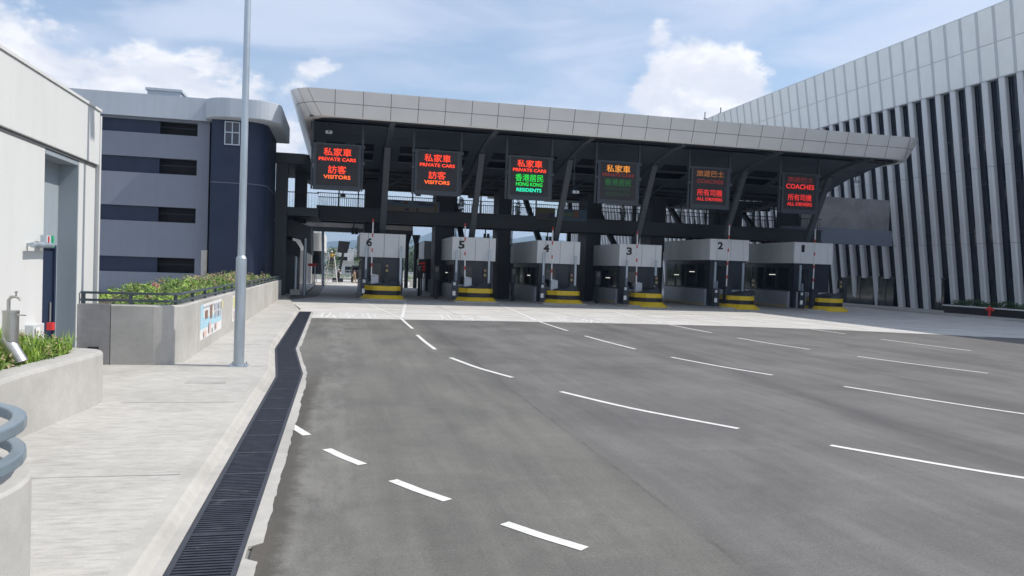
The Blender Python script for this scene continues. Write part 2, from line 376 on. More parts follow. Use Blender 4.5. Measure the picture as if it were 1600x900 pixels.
def struct(name, mb, mt, **k): return obj(name, mb, mt, kind='structure', **k)
def dup(root, dx, label=None, **kw):
    r = root.copy(); C.objects.link(r); r.location = Vector(root.location)+Vector(dx)
    if label: r['label'] = label
    def rec(a, b):
        for ch in [c for c in bpy.data.objects if c.parent == a]:
            c = ch.copy(); C.objects.link(c); c.parent = b; rec(ch, c)
    rec(root, r); return r
def text_mb(txt, size, font_off=0.0, extrude=.01):
    cu = bpy.data.curves.new('t', 'FONT'); cu.body = txt; cu.size = size; cu.align_x = 'CENTER'; cu.align_y = 'CENTER'; cu.extrude = extrude
    cu.offset = font_off; cu.resolution_u = 3
    o = bpy.data.objects.new('t', cu); C.objects.link(o)
    dg = bpy.context.evaluated_depsgraph_get(); dg.update()
    me = bpy.data.meshes.new_from_object(o.evaluated_get(dg))
    vs = [v.co.copy() for v in me.vertices]; fs = [tuple(p.vertices) for p in me.polygons]
    bpy.data.objects.remove(o); bpy.data.curves.remove(cu); bpy.data.meshes.remove(me)
    return vs, fs
def text_wall(txt, cx, y, cz, w, h, off=0.0, ex=.01, face=(1, 0)):
    """Text facing -Y, centred on (cx, cz), scaled to w by h."""
    vs, fs = text_mb(txt, 1.0, off, .5)
    x0 = min(v.x for v in vs); x1 = max(v.x for v in vs); y0 = min(v.y for v in vs); y1 = max(v.y for v in vs)
    mb = MB(); mb.add([(cx+((v.x-x0)/(x1-x0)-.5)*w, y-v.z*2*ex, cz+((v.y-y0)/(y1-y0)-.5)*h) for v in vs], fs); return mb
def text_floor(txt, cx, cy, z, w, h):
    vs, fs = text_mb(txt, 1.0, .01, 0)
    x0 = min(v.x for v in vs); x1 = max(v.x for v in vs); y0 = min(v.y for v in vs); y1 = max(v.y for v in vs)
    return MB().add([(cx+((v.x-x0)/(x1-x0)-.5)*w, cy+((v.y-y0)/(y1-y0)-.5)*h, z) for v in vs], fs)

# ================================================================ SETTING
struct('ground', MB().sheet([(-4200, -500), (4400, -500), (4400, 6200), (-4200, 6200)], -0.03), 'ground')
# drain line (left edge / right edge of the grating)
DL = [(-1.28, -2), (-1.28, 17.2), (-1.73, 22.7), (-1.92, 39.9)]
DR = [(-.73, -2), (-.73, 17.6), (-1.16, 22.7), (-1.33, 40.0)]
asp = MB()
edge = [(x+.06, y) for x, y in DR]
asp.sheet([(edge[0][0], -60), (60, -60), (60, 26), (44, 27.3), (36, 29.2), (30.5, 31.2), (24.4, 34.0), (19, 35.2), (14.7, 35.6), (8.2, 35.7), (-1.25, 35.45)]+[edge[2], edge[1], edge[0]], 0.0)
struct('forecourt_asphalt', asp, 'asphalt')
ap = MB()
ap.sheet([(-1.22, 35.45), (8.2, 35.7), (14.7, 35.6), (19, 35.2), (24.4, 34.0), (30.5, 31.2), (36, 29.2), (44, 27.3), (49.0, 26.2), (49.0, 150), (-1.5, 150), (-1.5, 88), (-1.5, 58), (-3.2, 52), (-1.95, 42), (-1.95, 40.05), (-1.27, 40.05)], 0.002)
struct('apron_concrete', ap, 'apron')
struct('side_road', MB().sheet([(-30, 88), (-1.6, 88), (-1.6, 128), (-30, 128)], -.006), 'apron')
# lane saw-cut joints in the apron
jt = MB()
for y in (40.3, 45.2, 49.9): jt.box(-1.2, 48.6, y, y+.025, .0025, .0045)
for x in (6.1, 12.7, 19.6, 26.9, 34.3): jt.box(x, x+.025, 36.2 if x < 20 else 34.5, 52, .0025, .0045)
struct('apron_joints', jt, 'joint')
# drain: pit, frame, bars
pit = MB(); 
for i in range(3): pit.add([(DL[i][0], DL[i][1], -.14), (DR[i][0], DR[i][1], -.14), (DR[i+1][0], DR[i+1][1], -.14), (DL[i+1][0], DL[i+1][1], -.14)], [(0, 1, 2, 3)])
struct('drain_pit', pit, 'pit')
dt = thing('drain_grating', 'long dark slotted drain grating running along the kerb of the forecourt', 'drain grating', (-1.0, 0, 0))
bars = MB(); y = 2.2
def lerp(P, y):
    for a, b in zip(P, P[1:]):
        if y <= b[1]: t = (y-a[1])/(b[1]-a[1]); return a[0]+(b[0]-a[0])*t
    return P[-1][0]
while y < 39.85:
    k = int(round((y-2.2)/.06))
    if k % 17 != 16:
        bars.box(lerp(DL, y)+.035, lerp(DR, y)-.035, y, y+.034, -.035, .004)
    else: bars.box(lerp(DL, y)+.03, lerp(DR, y)-.03, y-.008, y+.05, -.035, .008)
    y += .06
obj('bars', bars, 'grate', dt)
for nm, P, s in (('frame', DL, 1), ('frame', DR, -1)):
    fr = MB()
    fr.band([(p[0], p[1]) for p in P], -.045 if s == 1 else 0.0, 0.0 if s == 1 else .045, -.14, .010)
    obj(nm, fr, 'rim', dt)
# concrete strip right of drain with ragged tarmac edge
st = MB(); pr = None; ys = [-2+i*.09 for i in range(468)]
for y in ys:
    r_ = rnd.uniform(0, .022)+(.02*math.sin(y*1.1)**2)+(.02*math.sin(y*4.3+math.sin(y*2.2))**4)
    wd = .085+r_*.55+(.035 if y < 14 else .02)
    if 6.55 < y < 6.95: wd = .02
    if 16.6 < y < 23.5: wd -= .03
    xx = lerp(DR, min(y, 40))
    cur = (xx+.001, xx+wd, y)
    if pr: st.add([(pr[0], pr[2], -.02), (pr[1], pr[2], -.02), (cur[1], y, -.02), (cur[0], y, -.02), (pr[0], pr[2], .006), (pr[1], pr[2], .006), (cur[1], y, .006), (cur[0], y, .006)], [(4, 5, 6, 7), (1, 2, 6, 5)])
    pr = cur
struct('drain_edge_strip', st, 'kerb')
# kerb
KP = [(-1.47, -4), (-1.47, 17.6), (-1.86, 22.6), (-2.05, 40.4), (-3.0, 50.0), (-3.3, 53)]
kb = MB()
rings = []
KO = [(-1.29, -4), (-1.29, 17.2), (-1.745, 22.7), (-1.935, 40.6), (-2.9, 50), (-3.2, 53)]
for (ox, oy), (ix, iy) in zip(KO, KP):
    rings.append([(ox, oy, -.02), (ox, oy, .006), (ix+.085, iy, .012), (ix+.03, iy, .095), (ix-.01, iy, .118), (ix-.15, iy, .122), (ix-.15, iy, -.02)])
kb.loft(rings)
struct('kerb', kb, 'kerb')
fw = MB()
fw.prism([(-30, -6), (-1.62, -6), (-1.62, 17.6), (-2.01, 22.6), (-2.20, 40.4), (-3.15, 50), (-3.4, 53), (-3.4, 60), (-30, 60)], 'z', -.02, .12)
struct('footway', fw, 'footway')
struct('rear_footway', MB().box(-8, -2.55, 60.01, 88, -.02, .12), 'kerb')
# footway joints + inspection cover
fj = MB()
for y in (4.4, 8.9, 13.4, 17.9, 22.6, 27, 31.5, 36, 40.4, 45): fj.box(-3.4, -1.64 if y < 18 else -2.05, y, y+.014, .1205, .1235)
struct('footway_joints', fj, MT['rawconc'])
cv = thing('inspection_cover', 'square pale inspection cover set flush in the footway near the lamp post', 'inspection cover', (-2.45, 15.8, .12))
obj('cover', MB().box(-2.78, -2.12, 15.5, 16.1, .121, .127), 'wallconc', cv)
fr = MB(); 
for a in ((-2.82, -2.785, 15.46, 16.14), (-2.115, -2.08, 15.46, 16.14), (-2.785, -2.115, 15.46, 15.495), (-2.785, -2.115, 16.105, 16.14)): fr.box(a[0], a[1], a[2], a[3], .121, .129)
obj('frame', fr, 'kerb', cv)

# ---------------------------------------------------------------- lane markings
def curve_pts(base, y0, y1, ys, k, n=8):
    pts = []
    for i in range(n+1):
        y = y0+(y1-y0)*i/n; d = max(0, ys-y); pts.append((base+k*d*d, y))
    return pts
def mark(pts, w=.12, z=.0052, nm='lane_marking'):
    mb = MB(); P = [Vector(p) for p in pts]; A = []; B = []
    for i, p in enumerate(P):
        d = (P[min(i+1, len(P)-1)]-P[max(0, i-1)]).normalized(); q = Vector((-d.y, d.x))*w/2; A.append(p+q); B.append(p-q)
    n = len(P)
    mb.add([(a.x, a.y, z) for a in A]+[(b.x, b.y, z) for b in B], [(i, i+1, n+i+1, n+i) for i in range(n-1)])
    return struct(nm, mb, 'paint')
def poly(pts, sub=6):
    # smooth curve through control points
    out = []
    for i in range(len(pts)-1):
        p0 = Vector(pts[max(i-1, 0)]); p1 = Vector(pts[i]); p2 = Vector(pts[i+1]); p3 = Vector(pts[min(i+2, len(pts)-1)])
        for j in range(sub):
            t = j/sub; out.append(tuple(.5*((2*p1)+(p2-p0)*t+(2*p0-5*p1+4*p2-p3)*t*t+(-p0+3*p1-3*p2+p3)*t**3)))
    out.append(tuple(pts[-1])); return out
L1 = lambda a, b: curve_pts(2.84, a, b, 24, .0222)
mark([(2.90, 36.6), (2.9, 33), (2.91, 30.4)]); mark(poly([(2.82, 27.7), (2.83, 25.3), (2.89, 22.9)]))
mark(poly([(3.06, 20.85), (3.45, 18.8), (3.97, 17.1)])); mark(poly([(4.54, 15.1), (5.35, 13.2), (6.49, 11.35)])); mark(poly([(7.32, 10.1), (8.0, 9.15), (8.8, 8.16), (10.4, 6.7)]))
mark([(-.70, 12.16), (-.39, 11.33)], .13); mark([(-.1, 10.46), (.115, 10.02), (.35, 9.61)], .13); mark([(.67, 8.87), (.925, 8.44), (1.2, 8.04)], .13); mark([(1.65, 7.25), (1.93, 6.85), (2.23, 6.48)], .13)
mark([(9.55, 35.9), (9.45, 33), (9.41, 30.6)]); mark(poly([(9.41, 28.3), (9.47, 26), (9.62, 23.6)])); mark(poly([(9.89, 21.4), (10.35, 19.4), (10.97, 17.6)])); mark(poly([(11.7, 15.74), (12.4, 14), (13.2, 12.3), (14.3, 10.8)]))
mark([(16.23, 35.9), (16.1, 33), (16.11, 30.8)]); mark(poly([(16.02, 28.4), (16.15, 26.3), (16.45, 24.1)])); mark(poly([(16.85, 22.06), (17.4, 20), (18.11, 18.1)])); mark(poly([(19.2, 15.9), (20.2, 14.2), (21.4, 12.5)]))
mark([(23.34, 35.2), (23.25, 33), (23.25, 31.3)]); mark(poly([(23.13, 28.8), (23.25, 26.5), (23.49, 24.3)])); mark(poly([(24, 22), (24.7, 20), (25.5, 18)]))
mark([(30.77, 35), (30.4, 33), (30.15, 30.4)]); mark(poly([(30.2, 28.2), (30.4, 26), (30.8, 24)]))
# gore lines on the apron in front of each island, with stripes
for i, (a, l, r) in enumerate(((2.9, 1.55, 4.5), (9.55, 8.3, 11.1), (16.3, 15.1, 17.9), (23.4, 21.8, 24.3), (31.0, 29.7, 31.6))):
    y0 = 36.7 if i < 3 else 35.4
    mark([(a, y0), (l, 52.4)], .13, .0072); mark([(a+.1, y0+.1), (r, 52.6)], .17, .0062)
    for k in range(5):
        y = y0+3.6+k*2.7; t = (y-y0)/(52.4-y0); mark([(a+(l-a)*t+.1, y+.6), (a+(r-a)*t-.1, y)], .3, .0082)
for cx in (.45, 6.3, 12.6):
    struct('lane_lettering', text_floor('私家車', cx, 37.6, .0068, 2.9, 3.9), 'paint')

# ---------------------------------------------------------------- hills, far wood, haze
def ridge(name, pts, depth, base_y, mt):
    mb = MB(); nseg = 160; rows = []
    xs0, xs1 = pts[0][0], pts[-1][0]
    for j, (dy, hf) in enumerate(((-depth, 0), (-depth*.66, .22), (-depth*.4, .5), (-depth*.18, .8), (0, 1.0), (depth*.4, .7), (depth, 0))):
        row = []
        for i in range(nseg+1):
            x = xs0+(xs1-xs0)*i/nseg; h = 0
            for a, b in zip(pts, pts[1:]):
                if a[0] <= x <= b[0]: t = (x-a[0])/(b[0]-a[0]); t = t*t*(3-2*t); h = a[1]+(b[1]-a[1])*t
            wob = math.sin(i*.37+j)*.05+math.sin(i*.9+j*2.1)*.035+math.sin(i*2.3+j*1.3)*.018
            row.append((x+math.sin(i+j*3)*depth*.02, base_y+dy+math.sin(i*.5+j)*depth*.05, max(-2, h*hf*(1+wob))))
        rows.append(row)
    mb.loft(rows, cap=False, closed=False)
    return struct(name, mb, mt, smooth=True)
ridge('distant_hills', [(-2600, 70), (-1200, 175), (-350, 130), (-35, 118), (105, 136), (350, 170), (570, 200), (730, 184), (1130, 212), (1560, 165), (2420, 195), (4100, 105)], 700, 4500, 'hill')
ridge('near_hills', [(-1400, 30), (-450, 27), (-90, 18), (90, 27), (150, 46), (255, 36), (450, 54), (900, 45), (1400, 30)], 300, 1500, 'hill')

hz_ = MB().box(-4300, 4500, -600, 6300, -3, 260)
hm = bpy.data.materials.new('haze'); hm.use_nodes = True
_n, _L = NG(hm.node_tree); _o = _n('ShaderNodeOutputMaterial'); _v = _n('ShaderNodeVolumePrincipled'); _L(_v.outputs[0], _o.inputs['Volume'])
_v.inputs['Color'].default_value = (.50, .70, 1.0, 1); _v.inputs['Density'].default_value = .00022; _v.inputs['Anisotropy'].default_value = .2
obj('haze', hz_, hm, kind='stuff')

def leaves(mb, c, r, n, size, flat=1.0, bias=0, R_=rnd):
    for _ in range(n):
        while True:
            p = Vector((R_.uniform(-1, 1), R_.uniform(-1, 1), R_.uniform(-1, 1)))
            if p.length < 1: break
        p = p.normalized()*(p.length**.45) if bias else p
        q = Vector(c)+Vector((p.x*r[0], p.y*r[1], p.z*r[2]))
        a = Vector((R_.gauss(0, 1), R_.gauss(0, 1), R_.gauss(0, flat))).normalized(); b = a.orthogonal().normalized(); s = size*R_.uniform(.6, 1.4)
        mb.add([tuple(q-a*s), tuple(q-b*s*.45), tuple(q+a*s), tuple(q+b*s*.45)], [(0, 1, 2, 3)])
fwd = MB(); r2 = random.Random(3)
for i in range(150):
    x = r2.uniform(-130, 190); y = r2.uniform(215, 262); h = r2.uniform(4.5, 8.5)*(1+.25*math.sin(x*.05))
    leaves(fwd, (x, y, h*.55), (r2.uniform(3, 6), 3, h*.5), 210, .6, 1, 1, r2)
obj('far_wood', fwd, 'leaf_wood', kind='stuff')

# ================================================================ FIN-CLAD HALL (right)
HX = 50.5; PITCH = 1.65
def hx(z): return 53.0-2.5*z/19.05 if z <= 19.05 else 50.5-(z-19.05)*.187      # the facade leans out over the road
hall = thing('passenger_hall', 'large white and glass hall clad in leaning pale vertical fins, right of the checkpoint', 'building', (HX, 60, 0))
def lean(x_off, y0, y1, z0, z1, th, mb=None):
    mb = mb or MB(); a_, b_ = hx(z0)+x_off, hx(z1-.001)+x_off
    return mb.add([(a_, y0, z0), (a_+th, y0, z0), (a_+th, y1, z0), (a_, y1, z0), (b_, y0, z1), (b_+th, y0, z1), (b_+th, y1, z1), (b_, y1, z1)],
              [(0, 3, 2, 1), (4, 5, 6, 7), (0, 1, 5, 4), (1, 2, 6, 5), (2, 3, 7, 6), (3, 0, 4, 7)])
obj('glazing', lean(.52, -2, 172, 0, 19.04, .3), 'hallglass', hall)
obj('wall', MB().box(HX+4.5, HX+48, -2, 171.9, 0, 23.6), 'palegrey', hall)
gd = MB()
for z in (3.05, 6.9, 10.8, 14.8): lean(.455, -2, 172, z, z+.10, .064, gd)
y = -1.0
while y < 172: lean(.47, y, y+.06, .1, 19.0, .049, gd); y += PITCH
obj('mullions', gd, 'mullion', hall)
fa = MB(); lean(-.02, -2, 172, 19.06, 21.70, .9, fa); lean(-.02, -2, 172, 21.74, 24.45, .9, fa)
obj('fascia', fa, 'hallfascia', hall)
obj('fascia_joint', lean(.02, -2, 172, 21.70, 21.74, .8), 'joint', hall)
rb = MB(); y = 57.5-PITCH*36
while y < 172:
    a_, b_ = hx(19.06), hx(24.46)
    rb.loft([[(a_-.05, y-.13, 19.05), (a_-.018, y-.13, 19.05), (a_-.018, y+.13, 19.05), (a_-.05, y+.13, 19.05)], [(b_-.05, y-.33, 24.46), (b_-.018, y-.33, 24.46), (b_-.018, y-.07, 24.46), (b_-.05, y-.07, 24.46)]]); y += PITCH
obj('fascia_ribs', rb, 'rib', hall)
obj('soffit', MB().box(HX-.02, HX+1.2, -2, 172, 18.98, 19.05), 'rib', hall)
obj('roof_edge', MB().box(hx(24.45)-.02, HX+5, -2, 172, 24.46, 24.52), 'rib', hall)
def fin_mb(y, zb):
    # y: centre of the fin at its head
    mb = MB()
    cuts = [zb]+[z for z in (6.0, 12.2) if z > zb+.2]+[18.97]
    for a, b in zip(cuts, cuts[1:]):
        b2 = b-.03 if b < 18 else b
        ya, yb = y-.018*(19-a), y-.018*(19-b2)
        prof = [(.04, -.24), (.10, -.285), (.44, -.26), (.44, .24), (.11, .285), (.02, .25), (.0, -.17)]
        mb.loft([[(hx(a)+p[0], p[1]+ya, a) for p in prof], [(hx(b2)+p[0], p[1]+yb, b2) for p in prof]])
    return mb
y = 57.27-PITCH*6; i = -6
while y < 172 and i < 69:
    obj('fin', fin_mb(y, 2.85 if i in (5, 7, 9, 13, 17, 24) else .12), 'fin', hall); y += PITCH; i += 1
ff = MB(); y = 57.27-PITCH*7
while y > 0:
    m = fin_mb(y, .12); ff.add(m.v, m.f); y -= PITCH
o = obj('outer_fins', ff, 'fin', hall); o['kind'] = 'stuff'
# dark entrance recesses between the fins
for (a, b) in ((58.0, 59.0), (64.4, 66.6), (67.2, 71.4)):
    dd = obj('entrance', MB().box(52.9, 53.5, a, b, .1, 2.95), 'boothglass', hall)
    obj('frame', MB().box(52.86, 52.9, a-.08, b+.08, 2.9, 3.03).box(52.86, 52.9, (a+b)/2-.04, (a+b)/2+.04, .1, 2.9), 'mullion', dd)
struct('hall_pavement', MB().prism([(46.6, 26), (60, 26), (60, 171), (48.5, 171), (48.5, 66), (47.4, 54)], 'z', -.02, .13), 'kerb')
an = thing('antenna_array', 'tiny dark antennas on the far end of the hall roof above the canopy', 'antenna', (HX+2, 106, 24.7))
for i in range(6):
    yy = 97+i*2.4; h = (1.0, 1.9, .9, 2.2, 1.1, 1.7)[i]
    obj('mast', MB().cyl((HX+1.5, yy, 24.3), (HX+1.5, yy, 24.5+h), .07, n=6).box(HX+1.2, HX+1.8, yy-.05, yy+.05, 24.4+h*.6, 24.48+h*.6), 'steel_dark', an)
# planter by the hall
pb = thing('hall_planter', 'long low dark planter box with white coping in front of the fin-clad hall', 'planter', (50.6, 40, 0))
obj('wall', MB().box(49.3, 50.3, 22, 54.0, .1, .70), 'black', pb)
obj('coping', MB().box(49.22, 49.55, 21.9, 54.1, .703, .80).box(49.551, 50.3, 53.8, 54.1, .703, .80), 'white', pb)
hd = MB(); r3 = random.Random(5)
for y in [22+i*.45 for i in range(71)]: leaves(hd, (49.95, y, .98+.08*math.sin(y*2.1)), (.33, .42, .34), 130, .09, 1, 0, r3)
obj('planter_hedge', hd, 'leaf_hedge', kind='stuff')
hy = thing('fire_hydrant', 'small red fire hydrant in front of the dark hall planter', 'fire hydrant', (48.9, 49.0, .13))
obj('barrel', MB().cyl((48.9, 49, .13), (48.9, 49, .62), .10).cyl((48.9, 49, .62), (48.9, 49, .8), .17).cyl((48.9, 49, .8), (48.9, 49, .9), .17, .06), 'red', hy, bevel=.01)
for sx in (-1, 1): obj('outlet', MB().cyl((48.9, 49+sx*.1, .6), (48.9, 49+sx*.33, .66), .09), 'red', hy)

# ================================================================ PARKING BUILDING (left, behind)
pk = thing('parking_building', 'four storey blue-grey parking block with navy strip openings behind the planted wall', 'building', (-12, 51, 0))
FY = 50.0; XR = -8.0; XL = -46
rows = [(1.58, 2.50), (4.66, 5.58), (7.58, 8.54), (9.98, 10.77)]
wz = [(0, 1.58), (2.50, 4.66), (5.58, 7.58), (8.54, 9.98)]
w = MB()
for a, b in wz: w.box(XL, XR, FY, FY+.35, a, b)
for a, b in rows: w.box(-8.70, XR, FY, FY+.35, a-.001, b+.001)
for a, b in rows[:]: w.box(XL, -30, FY, FY+.35, a, b)
w.box(XL, XR, FY, FY+.35, 10.77, 10.95)
obj('wall', w, 'bluegrey', pk)
pp = MB(); pp.prism([(FY-.32, 10.90), (FY+.38, 10.98), (FY+.38, 12.3), (FY-.32, 12.26)], 'x', XL, XR)
obj('parapet', pp, 'palegrey', pk)
for a, b in rows:
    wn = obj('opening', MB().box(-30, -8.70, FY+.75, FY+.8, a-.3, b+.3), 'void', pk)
    obj('louvre_panel', MB().box(-30, -10.85, FY+.12, FY+.2, a, b), 'navy', wn)
    rl = MB()
    for t in (.55,): rl.box(-10.85, -8.70, FY+.2, FY+.25, a+(b-a)*t, a+(b-a)*t+.04)
    obj('guard_rail', rl, 'steel_darker', wn)
    obj('slab', MB().box(-30, -8.7, FY+.36, FY+8, b+.05, b+.35), 'bluegrey', wn)
obj('core', MB().box(XL, XR, FY+8, FY+30, 0, 11.5), 'bluegrey', pk)
obj('side_wall', MB().box(XR-.3, XR, FY+.36, FY+8, 0, 11.5), 'bluegrey', pk)
obj('roof_vent', MB().box(-11.8, -9.9, FY+.9, FY+2.5, 12.2, 12.75).box(-11.9, -9.8, FY+.8, FY+2.6, 12.752, 12.9), 'palegrey', pk)
# rounded stair tower
def rrect(x0, x1, y0, y1, r, n=6, corners=(1, 1, 1, 1)):
    pts = []
    for (cx, cy, a0, on, kx, ky) in ((x1-r, y0+r, -90, corners[0], x1, y0), (x1-r, y1-r, 0, corners[1], x1, y1), (x0+r, y1-r, 90, corners[2], x0, y1), (x0+r, y0+r, 180, corners[3], x0, y0)):
        if on:
            for i in range(n+1):
                a = R(a0+90*i/n); pts.append((cx+r*math.cos(a), cy+r*math.sin(a)))
        else: pts.append((kx, ky))
    return pts
tw = thing('stair_tower', 'navy stair tower with rounded pale cap at the end of the parking block', 'tower', (-6.2, 50.5, 0))
obj('shaft', MB().prism(rrect(-7.72, -4.55, 48.9, 56, 1.3, 8, (1, 0, 0, 0)), 'z', 0, 11.0), 'navy', tw)
cp = MB()
o1 = rrect(-8.15, -3.9, 48.2, 57, 1.7, 10, (1, 0, 0, 0)); 
o1 = rrect(-8.2, -3.75, 48.1, 57.2, 1.6, 10, (1, 0, 0, 1)); o2 = [((x+6)*.93-6, (y-52.6)*.93+52.6) for x, y in o1]
cp.loft([[(x, y, 10.92) for x, y in o2], [(x, y, 10.98) for x, y in o1], [(x, y, 12.12) for x, y in o1], [(x, y, 12.12) for x, y in o2]])
obj('cap', cp, 'palegrey', tw, bevel=.04)
wi = obj('window', MB().box(-6.93, -6.10, 48.84, 48.90, 9.45, 10.80), 'navyglass', tw)
wf = MB()
for x in (-6.95, -6.53, -6.12): wf.box(x-.03, x+.03, 48.79, 48.838, 9.42, 10.83)
for z in (9.45, 10.18, 10.80): wf.box(-6.98, -6.09, 48.785, 48.84, z-.03, z+.03)
obj('frame', wf, 'galv', wi)
obj('string_course', MB().prism(rrect(-7.74, -4.53, 48.88, 56.02, 1.3, 8, (1, 0, 0, 0)), 'z', 7.14, 7.17), 'bluegrey', tw)

# portal with stair and bridge landing beside the tower
pt = thing('bridge_portal', 'dark grey concrete portal with stair landing between the stair tower and the footbridge', 'portal', (-4, 58, 0))
obj('pillar', MB().box(-4.55, -3.75, 56.2, 57.0, 0, 10.0), 'steel_dark', pt)
obj('roof', MB().prism(rrect(-4.6, -2.3, 56, 66, .6, 6, (1, 0, 0, 0)), 'z', 9.45, 10.15).prism([(-4.54, 9.8), (-2.0, 8.75), (-2.0, 9.0), (-4.5, 10.1)], 'y', 62, 66), 'steel_dark', pt)
obj('pillar', MB().box(-3.5, -2.6, 60.5, 61.3, 5.5, 9.6), 'steel_darker', pt)
obj('landing', MB().box(-5.6, -1.6, 57.01, 66, 5.85, 6.45), 'steel_dark', pt)
rr = MB()
for i in range(18): rr.box(-5.4+i*.22, -5.385+i*.22, 57.1, 57.12, 6.45, 7.5)
rr.box(-5.4, -1.6, 57.08, 57.14, 7.5, 7.56)
obj('railing', rr, 'steel_darker', pt)
obj('stair', MB().prism([(58, 6.4), (66, 6.4), (66, 10.4), (65, 10.4)], 'x', -4.9, -4.4), 'steel_dark', pt)
obj('back_wall', MB().box(-5.6, -3.9, 66.2, 66.6, 0, 5.8), 'steel_darker', pt)
kx = thing('guard_kiosk', 'small dark kiosk with curved canopy under the bridge landing left of lane six', 'kiosk', (-3.5, 59, 0))
obj('wall', MB().prism([(-4.3, 0.1), (-3.05, .1), (-3.05, 3.6), (-3.4, 4.1), (-4.3, 4.2)], 'y', 59.5, 62.5), 'steel_darker', kx)
obj('door', MB().box(-4.1, -3.2, 59.44, 59.5, .15, 3.0), 'boothbody', kx)
obj('canopy', MB().prism([(-3.9, 5.75), (-2.2, 5.2), (-2.15, 3.1), (-2.5, 3.3), (-3.0, 4.3), (-4.3, 4.6), (-4.3, 5.75)], 'y', 59.6, 66), 'steel_dark', kx)
tag(obj('steel_post', MB().cyl((-2.55, 59.3, 0), (-2.55, 59.3, 4.3), .12), 'galv', org=(-2.55, 59.3, 0)), 'tall pale steel post at the right corner of the dark kiosk', 'post')
b_ = thing('height_post', 'shorter pale post on a concrete block in front of the dark kiosk', 'post', (-2.95, 58, 0))
obj('post', MB().cyl((-3.1, 57.6, .4), (-3.1, 57.6, 2.9), .11), 'galv', b_); obj('base', MB().box(-3.45, -2.75, 57.3, 57.9, .1, .5), 'wallconc', b_)
wh = thing('white_annex', 'bright white rounded annex building seen beyond the dark kiosk', 'building', (-4, 92, 0))
obj('upper_storey', MB().prism(rrect(-12, -1.75, 90, 104, .8, 6, (1, 0, 0, 0)), 'z', 3.85, 5.9), 'white', wh)
obj('lower_wall', MB().box(-12, -3.1, 89.2, 103, 0, 3.85), 'white', wh)
obj('glazing', MB().box(-3.09, -1.95, 90.4, 102, 1.2, 3.85), 'boothglass', wh)
obj('roof_room', MB().box(-3.4, -2.3, 95, 99, 5.9, 7.8), 'white', wh)

# ================================================================ WHITE BUILDING (near left)
wb = thing('white_building', 'near white rendered building with deep grey doorway recess at the left edge', 'building', (-8, 15, 0))
BX = -5.5
w = MB()
w.prism([(16.10, 0), (16.10, 4.50), (4, 4.50), (4, 0)], 'x', BX-.5, BX)
w.box(BX-.5, BX, 18.04, 19.14, 0, 4.50)
obj('wall', w, 'white', wb)
fa = MB().box(-16, BX+.06, 3.9, 19.22, 4.56, 5.78)
obj('fascia', fa, 'white', wb, bevel=.015)
obj('fascia_joint', MB().box(-15.9, BX+.02, 4, 19.16, 4.50, 4.56), 'joint', wb)
obj('coping', MB().box(-16, BX+.09, 3.88, 19.25, 5.782, 5.84), 'white', wb)
obj('end_wall', MB().box(-16, BX-.505, 18.84, 19.13, 0, 4.49), 'white', wb)
obj('corner_trim', MB().box(BX-.2, BX+.07, 19.225, 19.33, 0, 5.7), 'white', wb)
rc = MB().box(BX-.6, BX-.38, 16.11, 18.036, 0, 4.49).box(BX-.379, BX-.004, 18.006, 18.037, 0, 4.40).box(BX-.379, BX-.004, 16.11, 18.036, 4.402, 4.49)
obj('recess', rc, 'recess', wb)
dr = obj('door', MB().box(BX-.375, BX-.34, 16.30, 17.62, .15, 2.60), 'navy', wb)
obj('frame', MB().box(BX-.375, BX-.30, 16.2, 16.299, .1, 2.68).box(BX-.375, BX-.30, 17.621, 17.72, .1, 2.68).box(BX-.375, BX-.30, 16.30, 17.62, 2.602, 2.68), 'navy', dr)
obj('handle', MB().cyl((BX-.31, 17.45, 1.1), (BX-.31, 17.45, 1.5), .02, n=8), 'stainless', dr)
ex = thing('exit_light', 'wall mounted tube light with red and green indicator box above the recessed door', 'light', (BX+.15, 15.6, 2.65))
obj('arm', MB().cyl((BX+.16, 15.12, 2.645), (BX+.16, 16.1, 2.665), .05), 'galv', ex, bevel=.01)
obj('bracket', MB().box(BX, BX+.16, 15.3, 15.36, 2.62, 2.68).box(BX, BX+.16, 15.9, 15.96, 2.62, 2.68), 'galv', ex)
obj('box', MB().box(BX+.10, BX+.20, 15.66, 15.9, 2.70, 2.84), 'palegrey', ex)
obj('red_panel', MB().box(BX+.201, BX+.207, 15.74, 15.80, 2.71, 2.82), 'red', ex)
obj('green_panel', MB().box(BX+.10, BX+.20, 15.98, 16.06, 2.62, 2.84), 'green', ex)
cb = thing('alarm_cabinet', 'pale grey wall cabinet with red valve handle behind the steel tap', 'cabinet', (BX+.1, 15.6, .9))
obj('cabinet', MB().box(BX, BX+.14, 15.3, 15.82, .55, 1.20), 'rib', cb, bevel=.01)
obj('red_valve', MB().box(BX+.16, BX+.26, 15.86, 16.0, 1.06, 1.20), 'red', cb); obj('notice', MB().box(BX+.161, BX+.165, 15.35, 15.55, .95, 1.15), 'boomwhite', cb)

